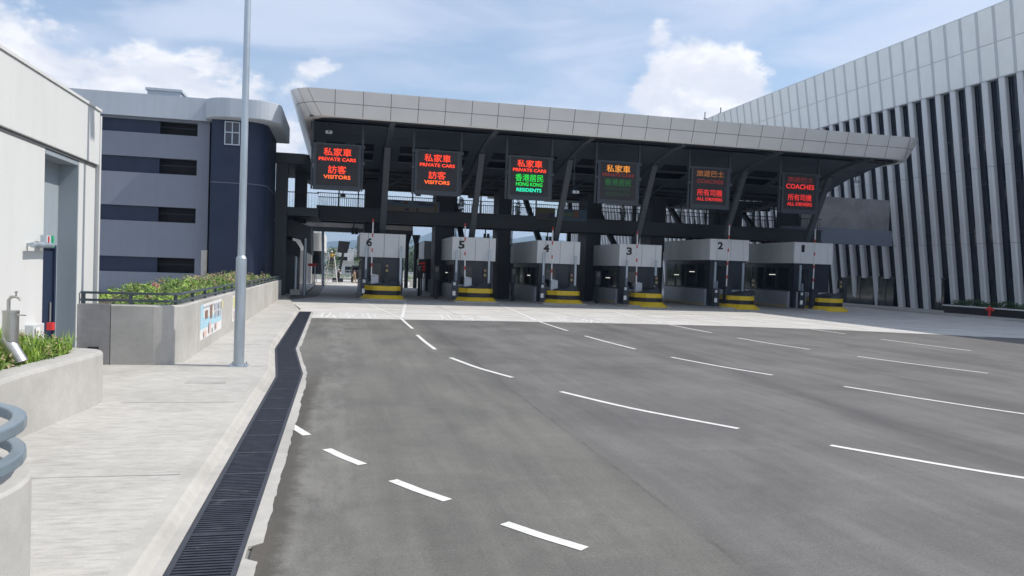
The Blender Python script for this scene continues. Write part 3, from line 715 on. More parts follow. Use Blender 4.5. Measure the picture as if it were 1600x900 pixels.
# ---------------------------------------------------------------- near planter with plants and tap
pl = thing('near_planter', 'pale concrete planter with rounded end beside the white building', 'planter', (-4.6, 12, .12))
out_ = [(-3.95, 6.0), (-3.93, 10.9), (-3.70, 13.2), (-3.72, 13.55), (-3.84, 13.75), (-4.05, 13.85), (-5.49, 14.4)]
inn = [(-4.35, 6.0), (-4.33, 10.9), (-4.08, 13.0), (-4.10, 13.2), (-4.16, 13.30), (-4.28, 13.42), (-5.49, 13.98)]
m = MB(); m.loft([[(a[0], a[1], .1), (a[0], a[1], .90), (a[0]*.94+b[0]*.06, a[1]*.94+b[1]*.06, .955), (b[0], b[1], .955), (b[0], b[1], .1)] for a, b in zip(out_, inn)])
obj('wall', m, 'wallconc', pl, bevel=.012)
obj('soil', MB().prism([(-4.3, 6), (-4.3, 10.9), (-4.07, 13.2), (-4.3, 13.5), (-5.5, 14.0), (-5.5, 6)], 'z', .1, .80), 'soil', pl)
def blades(mb, x, y, z, h, n, R_):
    for _ in range(n):
        a = R_.uniform(0, 6.28); lean = R_.uniform(.05, .5)*h; hh = h*R_.uniform(.5, 1.1); w = R_.uniform(.006, .014)
        dx, dy = math.cos(a), math.sin(a); bx, by = x+R_.gauss(0, .05), y+R_.gauss(0, .05)
        pts = [(bx, by, z, w), (bx+dx*lean*.35, by+dy*lean*.35, z+hh*.6, w*.9), (bx+dx*lean, by+dy*lean, z+hh*.95, w*.15)]
        vs = []
        for (px, py, pz, ww) in pts: vs += [(px-dy*ww, py+dx*ww, pz), (px+dy*ww, py-dx*ww, pz)]
        mb.add(vs, [(0, 1, 3, 2), (2, 3, 5, 4)])
r4 = random.Random(11); g1 = MB(); g2 = MB(); g3 = MB()
for i in range(1150):
    x = r4.uniform(-5.4, -4.2); y = r4.uniform(8.5, 13.6)
    if x > -4.33+.1*(y-11): continue
    if abs(x*11.75/y+4.38) < .12 and 9.5 < y < 11.8: continue
    h = r4.uniform(.26, .56)+.08*math.sin(x*5+y*3)
    (blades(g1, x, y, .78, h, 12, r4))
    if r4.random() < .5:
        t = r4.choice((g2, g2, g3)) if y > 9 else g2
        for _ in range(2): leaves(t, (x+r4.gauss(0, .1), y+r4.gauss(0, .1), .80+h*r4.uniform(.3, .85)), (.1, .1, .07), 9, .030, .6, 0, r4)
obj('planter_grass', g1, 'leaf_light', kind='stuff'); obj('planter_groundcover', g2, 'leaf_mid', kind='stuff'); obj('planter_dry_leaves', g3, 'leaf_dry', kind='stuff')
tp = thing('water_tap', 'stainless steel tap standpipe with bent drain pipe rising from the near planter', 'standpipe', (-4.45, 12.0, .8))
TX, TY = -4.40, 11.75
obj('body', MB().cyl((TX, TY, 1.26), (TX, TY, 1.66), .10, n=24).cyl((TX, TY, 1.66), (TX, TY, 1.70), .105, n=24), 'stainless', tp, smooth=False)
obj('chute', MB().cyl((TX-.06, TY, 1.32), (TX+.15, TY-.04, 0.98), .098, .098, n=24), 'stainless', tp)
obj('stem', MB().cyl((TX+.03, TY, .78), (TX+.03, TY, 1.14), .085, n=20), 'stainless', tp)
tt = obj('tap', MB().tube([(TX-.03, TY, 1.70), (TX-.03, TY, 1.84), (TX-.0, TY, 1.885), (TX+.06, TY, 1.89), (TX+.10, TY, 1.87), (TX+.115, TY, 1.84)], [.024, .024, .022, .018, .018, .016]), 'stainless', tp)
obj('handle', MB().cyl((TX+.06, TY, 1.89), (TX+.06, TY, 1.95), .012, n=8).cyl((TX+.06, TY-.03, 1.955), (TX+.06, TY+.03, 1.955), .012, n=8), 'stainless', tt)
obj('lever', MB().cyl((TX+.08, TY, 1.64), (TX+.19, TY, 1.635), .008, n=6), 'stainless', tp)

# ---------------------------------------------------------------- long parapet planter wall with railing
lw = thing('parapet_wall', 'long pale concrete planter wall with rounded corner along the footway behind the lamp post', 'wall', (-3.5, 20, .12))
TOPS = lambda y: 1.44-(y-18.1)*.004
cor = [(-3.41-.55+.55*math.sin(R(a)), 18.1+.55-.55*math.cos(R(a))) for a in (0, 15, 30, 45, 60, 75, 90)]
path = [(-4.83, 18.1)]+cor[:]+[(-3.44, 20.5)]
path2 = [(-3.44, 20.53), (-3.52, 30), (-3.60, 40), (-3.70, 52.2)]
def wallring(path, ins=.25):
    P = [Vector(p) for p in path]; rings = []
    for i, p in enumerate(P):
        d1 = (P[i]-P[i-1]).normalized() if i else None; d2 = (P[i+1]-P[i]).normalized() if i < len(P)-1 else None
        d = ((d1 or d2)+(d2 or d1)).normalized(); nr = Vector((-d.y, d.x)); q = p+nr*ins; z = TOPS(p.y)
        rings.append([(p.x, p.y, .1), (p.x, p.y, z-.03), (p.x+nr.x*.03, p.y+nr.y*.03, z), (q.x, q.y, z), (q.x, q.y, .1)])
    return rings
obj('corner_section', MB().loft(wallring(path)), 'wallconc', lw)
obj('long_section', MB().loft(wallring(path2)), 'wallconc', lw)
obj('end_section', MB().box(-5.49, -4.845, 18.1, 18.35, .1, 1.44), MT['rawconc'], lw, label='darker weathered wall section')
obj('end_return', MB().box(-4.6, -3.71, 52.21, 52.45, .1, 1.30), 'wallconc', lw)
obj('soil', MB().prism([(-8, 19.4), (-5.5, 19.4), (-4.1, 18.45), (-3.72, 18.9), (-3.78, 30), (-3.9, 46), (-8, 47.5)], 'z', .1, 1.22), 'soil', lw)
obj('vent_slot', MB().box(-5.28, -5.06, 18.085, 18.099, .44, .51), 'black', lw)
rl = thing('wall_railing', 'dark two-bar railing on top of the long concrete planter wall', 'railing', (-3.6, 20, 1.44))
def railpath(z): 
    pts = [(-5.47, 18.22), (-4.2, 18.22)]+[(-3.41-.55+.43*math.sin(R(a)), 18.65-.43*math.cos(R(a))) for a in (0, 20, 40, 60, 80, 90)]+[(-3.56, 20.5), (-3.64, 30), (-3.72, 40), (-3.82, 52.1)]
    return [(x, y, z+TOPS(y)) for x, y in pts]
def barloft(pts, hw, hh):
    P = [Vector(p) for p in pts]; rings = []
    for i, p in enumerate(P):
        d = (P[min(i+1, len(P)-1)]-P[max(i-1, 0)]); d.z = 0; d.normalize(); nr = Vector((-d.y, d.x, 0))
        rings.append([tuple(p-nr*hw-Vector((0, 0, hh))), tuple(p+nr*hw-Vector((0, 0, hh))), tuple(p+nr*hw+Vector((0, 0, hh))), tuple(p-nr*hw+Vector((0, 0, hh)))])
    return MB().loft(rings)
obj('top_rail', barloft(railpath(.245), .04, .025), 'railpaint', rl); obj('lower_rail', barloft(railpath(.085), .035, .025), 'railpaint', rl)
posts = [(-5.42, 18.22), (-4.47, 18.22), (-3.60, 18.50)]+[(-3.56-(y-20.5)*.0082, y) for y in [20.3+i*1.9 for i in range(17)]]
for x, y in posts: obj('post', MB().box(x-.035, x+.035, y-.03, y+.03, TOPS(y)-.005, TOPS(y)+.22), 'railpaint', rl)
r5 = random.Random(21); s1 = MB(); s2 = MB(); s3 = MB(); 
for i in range(520):
    y = 18.6+28*r5.random()**1.5; x = r5.uniform(-5.4 if y < 22 else -6.6, -3.85)
    if y < 19.3 and x < -4.9: continue
    h = .09+.24*min(1, max(0, (y-20)/9))+.07*math.sin(x*3+y*1.3)
    if y < 24 and r5.random() < .4: continue
    if y > 40: h += .05
    t = s1 if r5.random() < .6 else (s2 if r5.random() < .86 else s3)
    if y > 34 and r5.random() < .6: t = s3
    leaves(t, (x, y, 1.24+h*.6+r5.uniform(0, .1)), (r5.uniform(.12, .28), .22, h*r5.uniform(.55, 1.0)), r5.randint(22, 52), r5.uniform(.03, .055), .8, 0, r5)
for i in range(26):
    y = r5.uniform(19.2, 40); x = r5.uniform(-5, -3.9); leaves(s1, (x, y, 1.62+r5.uniform(0, .12)), (.09, .09, .14), 16, .04, .8, 0, r5)
fl = MB()
for (x, y, z) in ((-4.3, 19.6, 1.86), (-4.25, 19.7, 1.8)): leaves(fl, (x, y, z), (.05, .05, .05), 26, .024, 1, 0, r5)
obj('bed_shrubs', s1, 'leaf_mid', kind='stuff'); obj('bed_light_foliage', s2, 'leaf_light', kind='stuff'); obj('bed_dry_foliage', s3, 'leaf_dry', kind='stuff'); obj('bed_flowers', fl, 'flower', kind='stuff')
ve = obj('vent_pipe', MB().cyl((-6.2, 38, 1.2), (-6.2, 38, 2.85), .14, n=16).cyl((-6.2, 38, 2.85), (-6.2, 38, 2.9), .15, n=16), 'stainless', org=(-6.2, 38, 1.2))
tag(ve, 'short stainless vent pipe standing in the planted bed before the navy tower', 'vent pipe')

# posters on the wall
def poster(label, y0, y1, z0, z1, seed, hues):
    xw = lambda y: -3.44-(y-20.5)*.0086
    t = thing('poster', label, 'poster', (xw(y0), y0, z0), 'posters on the planter wall')
    def q(a, b, c, d, off):   # fractions across / up
        ya, yb = y0+(y1-y0)*a, y0+(y1-y0)*b; za, zb = z0+(z1-z0)*c, z0+(z1-z0)*d
        return MB().add([(xw(ya)+off, ya, za), (xw(yb)+off, yb, za), (xw(yb)+off, yb, zb), (xw(ya)+off, ya, zb)], [(0, 1, 2, 3)])
    sh = MB().add([(xw(y)+o, y, z) for o in (.0, .006) for y, z in ((y0, z0), (y1, z0), (y1, z1), (y0, z1))], [(0, 3, 2, 1), (4, 5, 6, 7), (0, 1, 5, 4), (1, 2, 6, 5), (2, 3, 7, 6), (3, 0, 4, 7)])
    obj('sheet', sh, 'boomwhite', t)
    for k, (a, b, c, d, col) in enumerate(hues): obj('print', q(a, b, c, d, .009+.002*k), col, t)
def pc(nm, c): MT[nm] = mat('print_'+nm, c, .6, var=.12, vscale=12)
pc('p_blue', (.40, .62, .74)); pc('p_brown', (.26, .17, .13)); pc('p_grey', (.42, .45, .5)); pc('p_yellow', (.72, .66, .30)); pc('p_pink', (.66, .50, .46)); pc('p_navy', (.1, .15, .3)); pc('p_pale', (.66, .7, .72)); pc('p_olive', (.3, .27, .1)); pc('p_orange', (.6, .2, .04)); pc('p_teal', (.06, .17, .28)); pc('p_mauve', (.2, .14, .26))
poster('pale blue poster with small photo panels on the wall, left of the lamp post', 20.75, 24.6, .40, 1.31, 1,
       [(.0, .12, .3, 1, 'p_blue'), (.12, .98, .30, .60, 'p_blue'), (.10, .6, .88, .93, 'p_grey'), (.18, .30, .55, .80, 'p_brown'), (.40, .50, .5, .92, 'p_brown'), (.60, .76, .72, .92, 'p_grey'), (.79, .94, .72, .92, 'p_grey'), (.62, .76, .48, .68, 'p_grey'), (.79, .94, .48, .68, 'p_grey'), (.12, .24, .05, .22, 'p_pink'), (.34, .42, .08, .42, 'p_pink'), (.5, .56, .05, .22, 'p_pale'), (.64, .72, .1, .3, 'p_pink'), (.94, 1.0, .7, .95, 'p_yellow')])
poster('yellow and blue poster on the planter wall partly behind the lamp post', 27.2, 30.0, .40, 1.28, 2,
       [(.05, .5, .5, .95, 'p_yellow'), (.5, .95, .6, .95, 'p_blue'), (.1, .3, .08, .4, 'p_pink'), (.35, .6, .1, .45, 'p_navy'), (.7, .9, .1, .5, 'p_blue')])

# near rounded wall end with curved railing (bottom left)
nw = thing('near_wall_end', 'rounded concrete wall end with curved blue-grey railing at the bottom left corner', 'wall', (-1.9, 4.2, .12))
def arc(r, a0=-130, a1=130, n=30): return [(-2.76+r*math.cos(R(a)), 4.92+r*math.sin(R(a))) for a in [a0+(a1-a0)*i/n for i in range(n+1)]]
oa = arc(.985); ia = arc(.66)
obj('wall', MB().loft([[(a[0], a[1], .1), (a[0], a[1], 1.13), (a[0]*.96+b[0]*.04, a[1]*.96+b[1]*.04, 1.155), (b[0], b[1], 1.155), (b[0], b[1], .1)] for a, b in zip(oa, ia)]), 'wallconc', nw, smooth=False)
ra = arc(.915)
obj('top_rail', barloft([(x, y, 1.465) for x, y in ra], .04, .036), 'railpale', nw, bevel=.012); obj('lower_rail', barloft([(x, y, 1.265) for x, y in ra], .04, .036), 'railpale', nw, bevel=.012)
for a in (-100, -20, 60, 120): obj('post', MB().cyl((-2.76+.90*math.cos(R(a)), 4.92+.90*math.sin(R(a)), 1.15), (-2.76+.90*math.cos(R(a)), 4.92+.90*math.sin(R(a)), 1.44), .035), 'railpale', nw)

# ---------------------------------------------------------------- lamp post
lp = thing('lamp_post', 'tall galvanised lamp post with thicker base section standing on the footway', 'lamp post', (-2.15, 18, .12))
LX, LY = -2.15, 18.0
obj('base_section', MB().cyl((LX, LY, .12), (LX, LY, 2.54), .115, n=20).cyl((LX, LY, 2.54), (LX, LY, 2.60), .115, .085, n=20), 'galv', lp)
obj('shaft', MB().cyl((LX, LY, 2.60), (LX, LY, 11.5), .083, .06, n=20), 'galv', lp)
fp = obj('base_plate', MB().box(LX-.2, LX+.2, LY-.2, LY+.2, .12, .14), 'galv', lp)
for a, b in ((-1, -1), (-1, 1), (1, -1), (1, 1)): obj('bolt', MB().cyl((LX+.15*a, LY+.15*b, .14), (LX+.15*a, LY+.15*b, .20), .018, n=6), 'galv', fp)
obj('arm', MB().tube([(LX, LY, 11.4), (LX+.3, LY, 11.7), (LX+1.6, LY, 11.85)], .05), 'galv', lp)
obj('lantern', MB().box(LX+1.5, LX+2.3, LY-.15, LY+.15, 11.78, 11.92), 'alu', lp)

# ================================================================ CHECKPOINT CANOPY
cn = thing('checkpoint_canopy', 'huge grey panelled canopy roof over the numbered inspection booths', 'canopy', (20, 60, 0))
def canopy_outline(ins):
    # rounded front corners
    x0, x1, y0, y1 = -3.3+ins*.95, 41.9-ins*.65, 48.0+ins*.55, 86-ins*.5
    r = 1.8; pts = []
    for (cx, a0) in ((x0+r, 180), (x1-r, 270)):
        for i in range(9):
            a = R(a0+90*i/8); pts.append((cx+r*math.cos(a), y0+r+r*math.sin(a)))
    # front edge subdivided is not needed; rear corners square
    return pts+[(x1, y1), (x0, y1)]
ZT, ZM, ZB = 13.10, 12.32, 11.52
def ring(ins, z): return [(x, y, z) for x, y in canopy_outline(ins)]
def ringd(ins, z):
    return ring(ins, z)
obj('upper_panels', MB().loft([ringd(0, ZT), ringd(.40, ZM+.016)], cap=False), 'alu', cn)
obj('lower_panels', MB().loft([ringd(.42, ZM-.016), ringd(.88, ZB+.06), ringd(1.0, ZB)], cap=False), 'alu', cn)
obj('joint_line', MB().loft([ringd(.415, ZM+.014), ringd(.425, ZM-.014)], cap=False), 'joint', cn)
obj('lip', MB().loft([ringd(1.0, ZB), ringd(1.5, ZB+.03)], cap=False), 'alu', cn)
def seam(xt, w=.036):
    jn = MB()
    # proud dark strip following the front fascia slope
    yt, yu, ym, yb = 48.0, 48.0+.40*.55, 48.0+.42*.55, 48.0+.88*.55
    for (ya, za, yb_, zb) in ((yt, ZT, yu, ZM+.016), (ym, ZM-.012, yb, ZB+.06)):
        jn.add([(xt-w/2, ya-.004, za), (xt+w/2, ya-.004, za), (xt+w/2, yb_-.004, zb), (xt-w/2, yb_-.004, zb)], [(0, 1, 2, 3)])
    obj('panel_seam', jn, 'joint', cn)
for x in [-.55+1.70*i for i in range(25)]: seam(x)
oT, oM, oB = canopy_outline(0), canopy_outline(.42), canopy_outline(.88)
for k in (2, 4, 6, 11, 13, 15):
    jn = MB()
    for A, B, za, zb in ((oT, canopy_outline(.40), ZT, ZM+.016), (oM, oB, ZM-.012, ZB+.06)):
        a = Vector((*A[k], za)); b = Vector((*B[k], zb)); t = Vector((A[k+1][0]-A[k-1][0], A[k+1][1]-A[k-1][1], 0)).normalized()*.014; nn = Vector((t.y, -t.x, 0)).normalized()*.006
        jn.add([a-t+nn, a+t+nn, b+t+nn, b-t+nn], [(0, 1, 2, 3)])
    obj('panel_seam', jn, 'joint', cn)

obj('roof', MB().prism(canopy_outline(.2), 'z', ZT-.25, ZT-.02), 'palegrey', cn)
# soffit: falls towards the back, bays of dark slots between light ribs
prof = [(48.85, 11.56), (50.4, 11.50), (52.4, 11.2), (54.4, 10.75), (56.6, 10.15), (59.2, 9.6), (62.5, 9.1), (66, 8.85), (72, 9.5), (85.4, 10.6)]
def zs(y):
    for a, b in zip(prof, prof[1:]):
        if a[0] <= y <= b[0]: return a[1]+(b[1]-a[1])*(y-a[0])/(b[0]-a[0])
    return prof[-1][1]
X0, X1 = -2.05, 40.35
def strip(y0, y1, off=0, xa=X0, xb=X1, th=.06):
    ys_ = [y0]+[p[0] for p in prof if y0 < p[0] < y1]+[y1]
    top = [(y, zs(y)+off+th) for y in ys_]; bot = [(y, zs(y)+off) for y in ys_]
    return MB().prism(bot+top[::-1], 'x', xa, xb)
so = strip(50.6, 54.0); s2_ = strip(56.9, 58.6); so.add(s2_.v, s2_.f)
for a, b in ((48.9, 49.3),): q_ = strip(a, b); so.add(q_.v, q_.f)
COLX = [3.03, 9.70, 16.30, 22.93, 30.45, 37.9]
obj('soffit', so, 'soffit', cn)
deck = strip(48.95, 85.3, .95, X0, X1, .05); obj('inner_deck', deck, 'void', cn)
# slotted bay panels between ribs (alternating solid and open)
bp_ = MB()
xs = [X0]+COLX+[X1]
for a, b in zip(xs, xs[1:]):
    m_ = (a+b)/2
    for (p, q) in ((a+.25, a+.9), (m_-.35, m_+.35), (b-.9, b-.25)):
        s_ = strip(54.001, 56.899, .0, p, q); bp_.add(s_.v, s_.f)
    s_ = strip(55.35, 55.6, .005, a+.91, b-.91); bp_.add(s_.v, s_.f)
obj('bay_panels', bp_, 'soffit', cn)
for y in (49.9, 58.9, 61.2, 63.6, 66.5, 69.5, 73, 77, 81):
    z = zs(y); b = MB().box(X0, X1, y-.12, y+.12, z+.02, z+.45); obj('cross_beam', b, 'steel_darker', cn)
for y in (60.1, 62.4, 65, 68, 71.2, 75, 79, 83):
    z = zs(y); obj('purlin', MB().box(X0, X1, y-.05, y+.05, z+.05, z+.2), 'steel_dark', cn)
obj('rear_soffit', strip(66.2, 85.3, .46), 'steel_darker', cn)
for x in COLX:
    rbm = MB(); ys_ = [48.95, 50.4, 52.4, 54.4, 56.6, 59.2, 62.5, 66, 85.2]
    rbm.prism([(y, zs(y)-.16) for y in ys_]+[(y, zs(y)+.5) for y in reversed(ys_)], 'x', x-.17, x+.17)
    obj('rib', rbm, 'strut', cn)
    obj('raking_column', MB().beam((x, 53.9, 10.75), (x, 57.6, 4.0), .36, .42, (1, 0, 0)).beam((x, 57.6, 4.0), (x, 59.2, 0), .36, .42, (1, 0, 0)), 'strut', cn)
    obj('raking_column', MB().beam((x, 67.5, 8.9), (x, 59.5, 3.2), .34, .4, (1, 0, 0)), 'steel_darker', cn)
    obj('brace', MB().beam((x+.1, 56.1, 8.2), (x+2.6, 58.5, 9.75), .16, .2), 'steel_dark', cn)
for (a, b) in ((1.85, 3.35), (7.55, 9.15), (12.8, 13.9), (20.5, 21.7), (26.4, 27.6), (33.0, 35.0)):
    o = obj('service_column', MB().box(a, b, 62.2, 64.6, 0, 9.3), 'steel_darker', cn)
    obj('pipe', MB().cyl((b+.12, 62.4, 4.5), (b+.12, 62.4, 9), .05, n=8), 'steel_dark', o)
for x in (4.15, 10.9, 17.6, 24.4, 31.9): obj('rear_column', MB().box(x-.2, x+.2, 80, 80.4, 0, 10.2), 'steel_dark', cn)
obj('far_right_wall', MB().box(40.0, 42.0, 64, 64.4, 5.9, 9.3), 'steel_darker', cn)

# cameras under the canopy
def cctv(label, x, y, z, drop=.5):
    t = thing('security_camera', label, 'camera', (x, y, z), 'security cameras under the canopy')
    obj('mount', MB().cyl((x, y, z+drop), (x, y, z), .03, n=8), 'steel_dark', t)
    obj('housing', MB().box(x-.1, x+.32, y-.25, y+.05, z-.12, z+.06), 'palegrey', t, bevel=.02)
    obj('lens', MB().cyl((x+.1, y-.25, z-.03), (x+.1, y-.31, z-.03), .05, n=10), 'black', t)
cctv('pale camera under the left front corner of the canopy', -1.0, 50.2, 10.85, .6)
cctv('camera hanging under the right front corner of the canopy', 38.7, 51.8, 10.2, .8)
cctv('camera on a long pole hanging between the green sign and the amber sign', 15.6, 50.5, 8.0, 3.4)
for i, (x, z) in enumerate(((.1, 7.55), (5.9, 7.95), (10.1, 8.0))):
    t = tag(obj('ceiling_lamp', MB().box(x-.2, x+.2, 60.4, 60.7, z+.1, z+.32).cyl((x, 60.55, z+.3), (x, 60.55, zs(60.55)), .025, n=6), 'black', org=(x, 60.5, z)),
            ('small black lamp hanging under the canopy, below the leftmost sign', 'small black lamp hanging under the canopy, left of the second sign', 'small black lamp hanging under the canopy, right of the second sign')[i], 'lamp', 'lamps under the canopy')

# ================================================================ FOOTBRIDGE
fb = thing('footbridge', 'dark steel footbridge with thin railings crossing behind the inspection booths', 'footbridge', (20, 63, 5.9))
obj('front_girder', MB().box(-1.9, 42.9, 61.9, 62.15, 5.86, 7.0).box(-1.9, 42.9, 61.75, 61.9, 5.86, 6.0).box(-1.9, 42.9, 61.75, 61.9, 6.92, 7.03), 'steel_dark', fb)
obj('rear_girder', MB().box(-1.9, 42.9, 65.8, 66.0, 5.9, 7.0), 'steel_darker', fb)
obj('deck', MB().box(-1.9, 42.9, 62.16, 65.79, 6.5, 6.7), 'steel_darker', fb)
for (yr, nm) in ((62.0, 'front_railing'), (65.9, 'rear_railing')):
    m = MB(); x = -1.8
    while x < 42.8:
        m.box(x-.012, x+.012, yr-.012, yr+.012, 7.0, 8.0); x += .17
    m.box(-1.9, 42.9, yr-.03, yr+.03, 8.0, 8.06)
    obj(nm, m, 'steel_darker', fb)
for x in (-.2, 1.3, 5.6, 11.2, 15.9, 24.7, 29.0, 31.4, 36.1, 38.4): obj('post', MB().box(x-.05, x+.05, 61.9, 62.0, 7.0, zs(62)), 'steel_darker', fb)
obj('concrete_end_panel', MB().box(41.9, 51.4, 63.6, 63.8, 7.42, 10.35), 'rawconc', fb)
obj('end_girder', MB().box(39.6, 51.6, 63.3, 63.59, 5.95, 7.40).box(39.6, 51.6, 63.0, 63.3, 5.95, 6.1), 'bluegrey', fb)
ut = MB()
for x in (13.4, 19.9, 26.4): ut.cyl((x, 61.5, 5.86), (x, 61.5, 5.2), .05, n=6).box(x-.16, x+.16, 61.3, 61.6, 4.9, 5.25)
for i, (x, lb) in enumerate(((1.0, 'black lamp pair hanging under the footbridge left of booth six'), (11.6, 'black lamp pair hanging under the footbridge above booth five'), (16.9, 'black lamp pair hanging under the footbridge above booth four'))):
    t = thing('bridge_lamp', lb, 'lamp', (x, 61.6, 5.8), 'lamps under the footbridge')
    obj('stem', MB().cyl((x, 61.6, 5.86), (x, 61.6, 5.35), .05, n=6), 'black', t)
    for s in (-1, 1): obj('head', MB().cyl((x+s*.14+.1, 61.6, 5.36), (x+s*.14+.1, 61.6, 4.85), .11, .13, n=10), 'black', t)
# banners hung on the bridge railing
def banner(label, x0, x1, z0, z1, bg, bits):
    t = thing('banner', label, 'banner', ((x0+x1)/2, 61.7, z0), 'banners on the footbridge railing')
    obj('sheet', MB().box(x0, x1, 61.66, 61.70, z0, z1), bg, t)
    for k, (a, b, c, d, col) in enumerate(bits):
        obj('print', MB().box(x0+(x1-x0)*a, x0+(x1-x0)*b, 61.645-.001*k, 61.657, z0+(z1-z0)*c, z0+(z1-z0)*d), col, t)
pc('d_blue', (.085, .12, .16)); pc('d_tan', (.16, .13, .11)); pc('d_navy', (.03, .035, .08)); pc('d_olive', (.11, .10, .05)); pc('d_mauve', (.09, .07, .10)); pc('d_teal', (.05, .10, .15)); pc('d_orange', (.22, .09, .04)); pc('d_brown', (.11, .05, .045)); pc('d_green', (.10, .15, .08))
banner('pale blue illustrated banner on the bridge railing behind the second sign', 3.55, 7.75, 6.85, 7.75, 'd_blue',
       [(.12, .25, .75, .95, 'd_navy'), (.31, .41, .65, .95, 'd_brown'), (.5, .72, .82, .95, 'd_navy'), (.6, .92, .62, .78, 'd_navy'), (.02, .98, .02, .38, 'd_tan'), (.34, .42, .1, .3, 'd_navy'), (.55, .6, .05, .35, 'd_brown'), (.9, .96, .1, .9, 'd_olive')])
banner('olive and purple banner on the bridge railing right of the green sign', 15.9, 17.5, 6.75, 7.75, 'd_olive', [(.05, .6, .05, .5, 'd_mauve'), (.65, .95, .1, .6, 'd_navy')])
banner('teal banner with an orange sun on the bridge railing', 17.9, 20.3, 6.72, 7.72, 'd_teal', [(.1, .5, .4, .7, 'd_green'), (.52, .68, .35, .9, 'd_orange'), (.05, .95, .05, .25, 'd_blue')])
# people-like dark planting troughs on the bridge are left as potted plants
for i, x in enumerate((9.75, 14.6, 24.0, 33.0)):
    t = thing('potted_plant', ('dark potted plant on the footbridge below the second sign', 'dark potted plant on the footbridge below the green sign', 'dark potted plant on the footbridge below the amber sign', 'dark potted plant on the footbridge between the two coach signs')[i], 'potted plant', (x, 63, 6.7), 'potted plants on the footbridge')
    m = MB(); leaves(m, (x, 63, 7.75), (.28, .28, .7), 260, .09, 1, 0, rnd); obj('foliage', m, 'leaf_wood', t)
    obj('pot', MB().cyl((x, 63, 6.7), (x, 63, 7.15), .16, .22, n=12), 'black', t)
# far gantry at the exit side
gy = thing('exit_gantry', 'beige concrete gantry beam with steel columns beyond the booths', 'gantry', (2, 86, 0))
obj('beam', MB().box(-6, 8.0, 87, 88.2, 6.5, 7.35), 'rawconc', gy); obj('lower_beam', MB().box(-6, 8.0, 86.8, 88, 6.0, 6.49), 'steel_dark', gy)
for x in (-5.4, 7.35, 8.35): obj('column', MB().cyl((x, 86.4, 0), (x, 86.4, 6.0), .22, n=14).cyl((x, 86.4, 5.0), (x, 86.4, 6.0), .22, .5, n=14), 'steel_dark', gy)

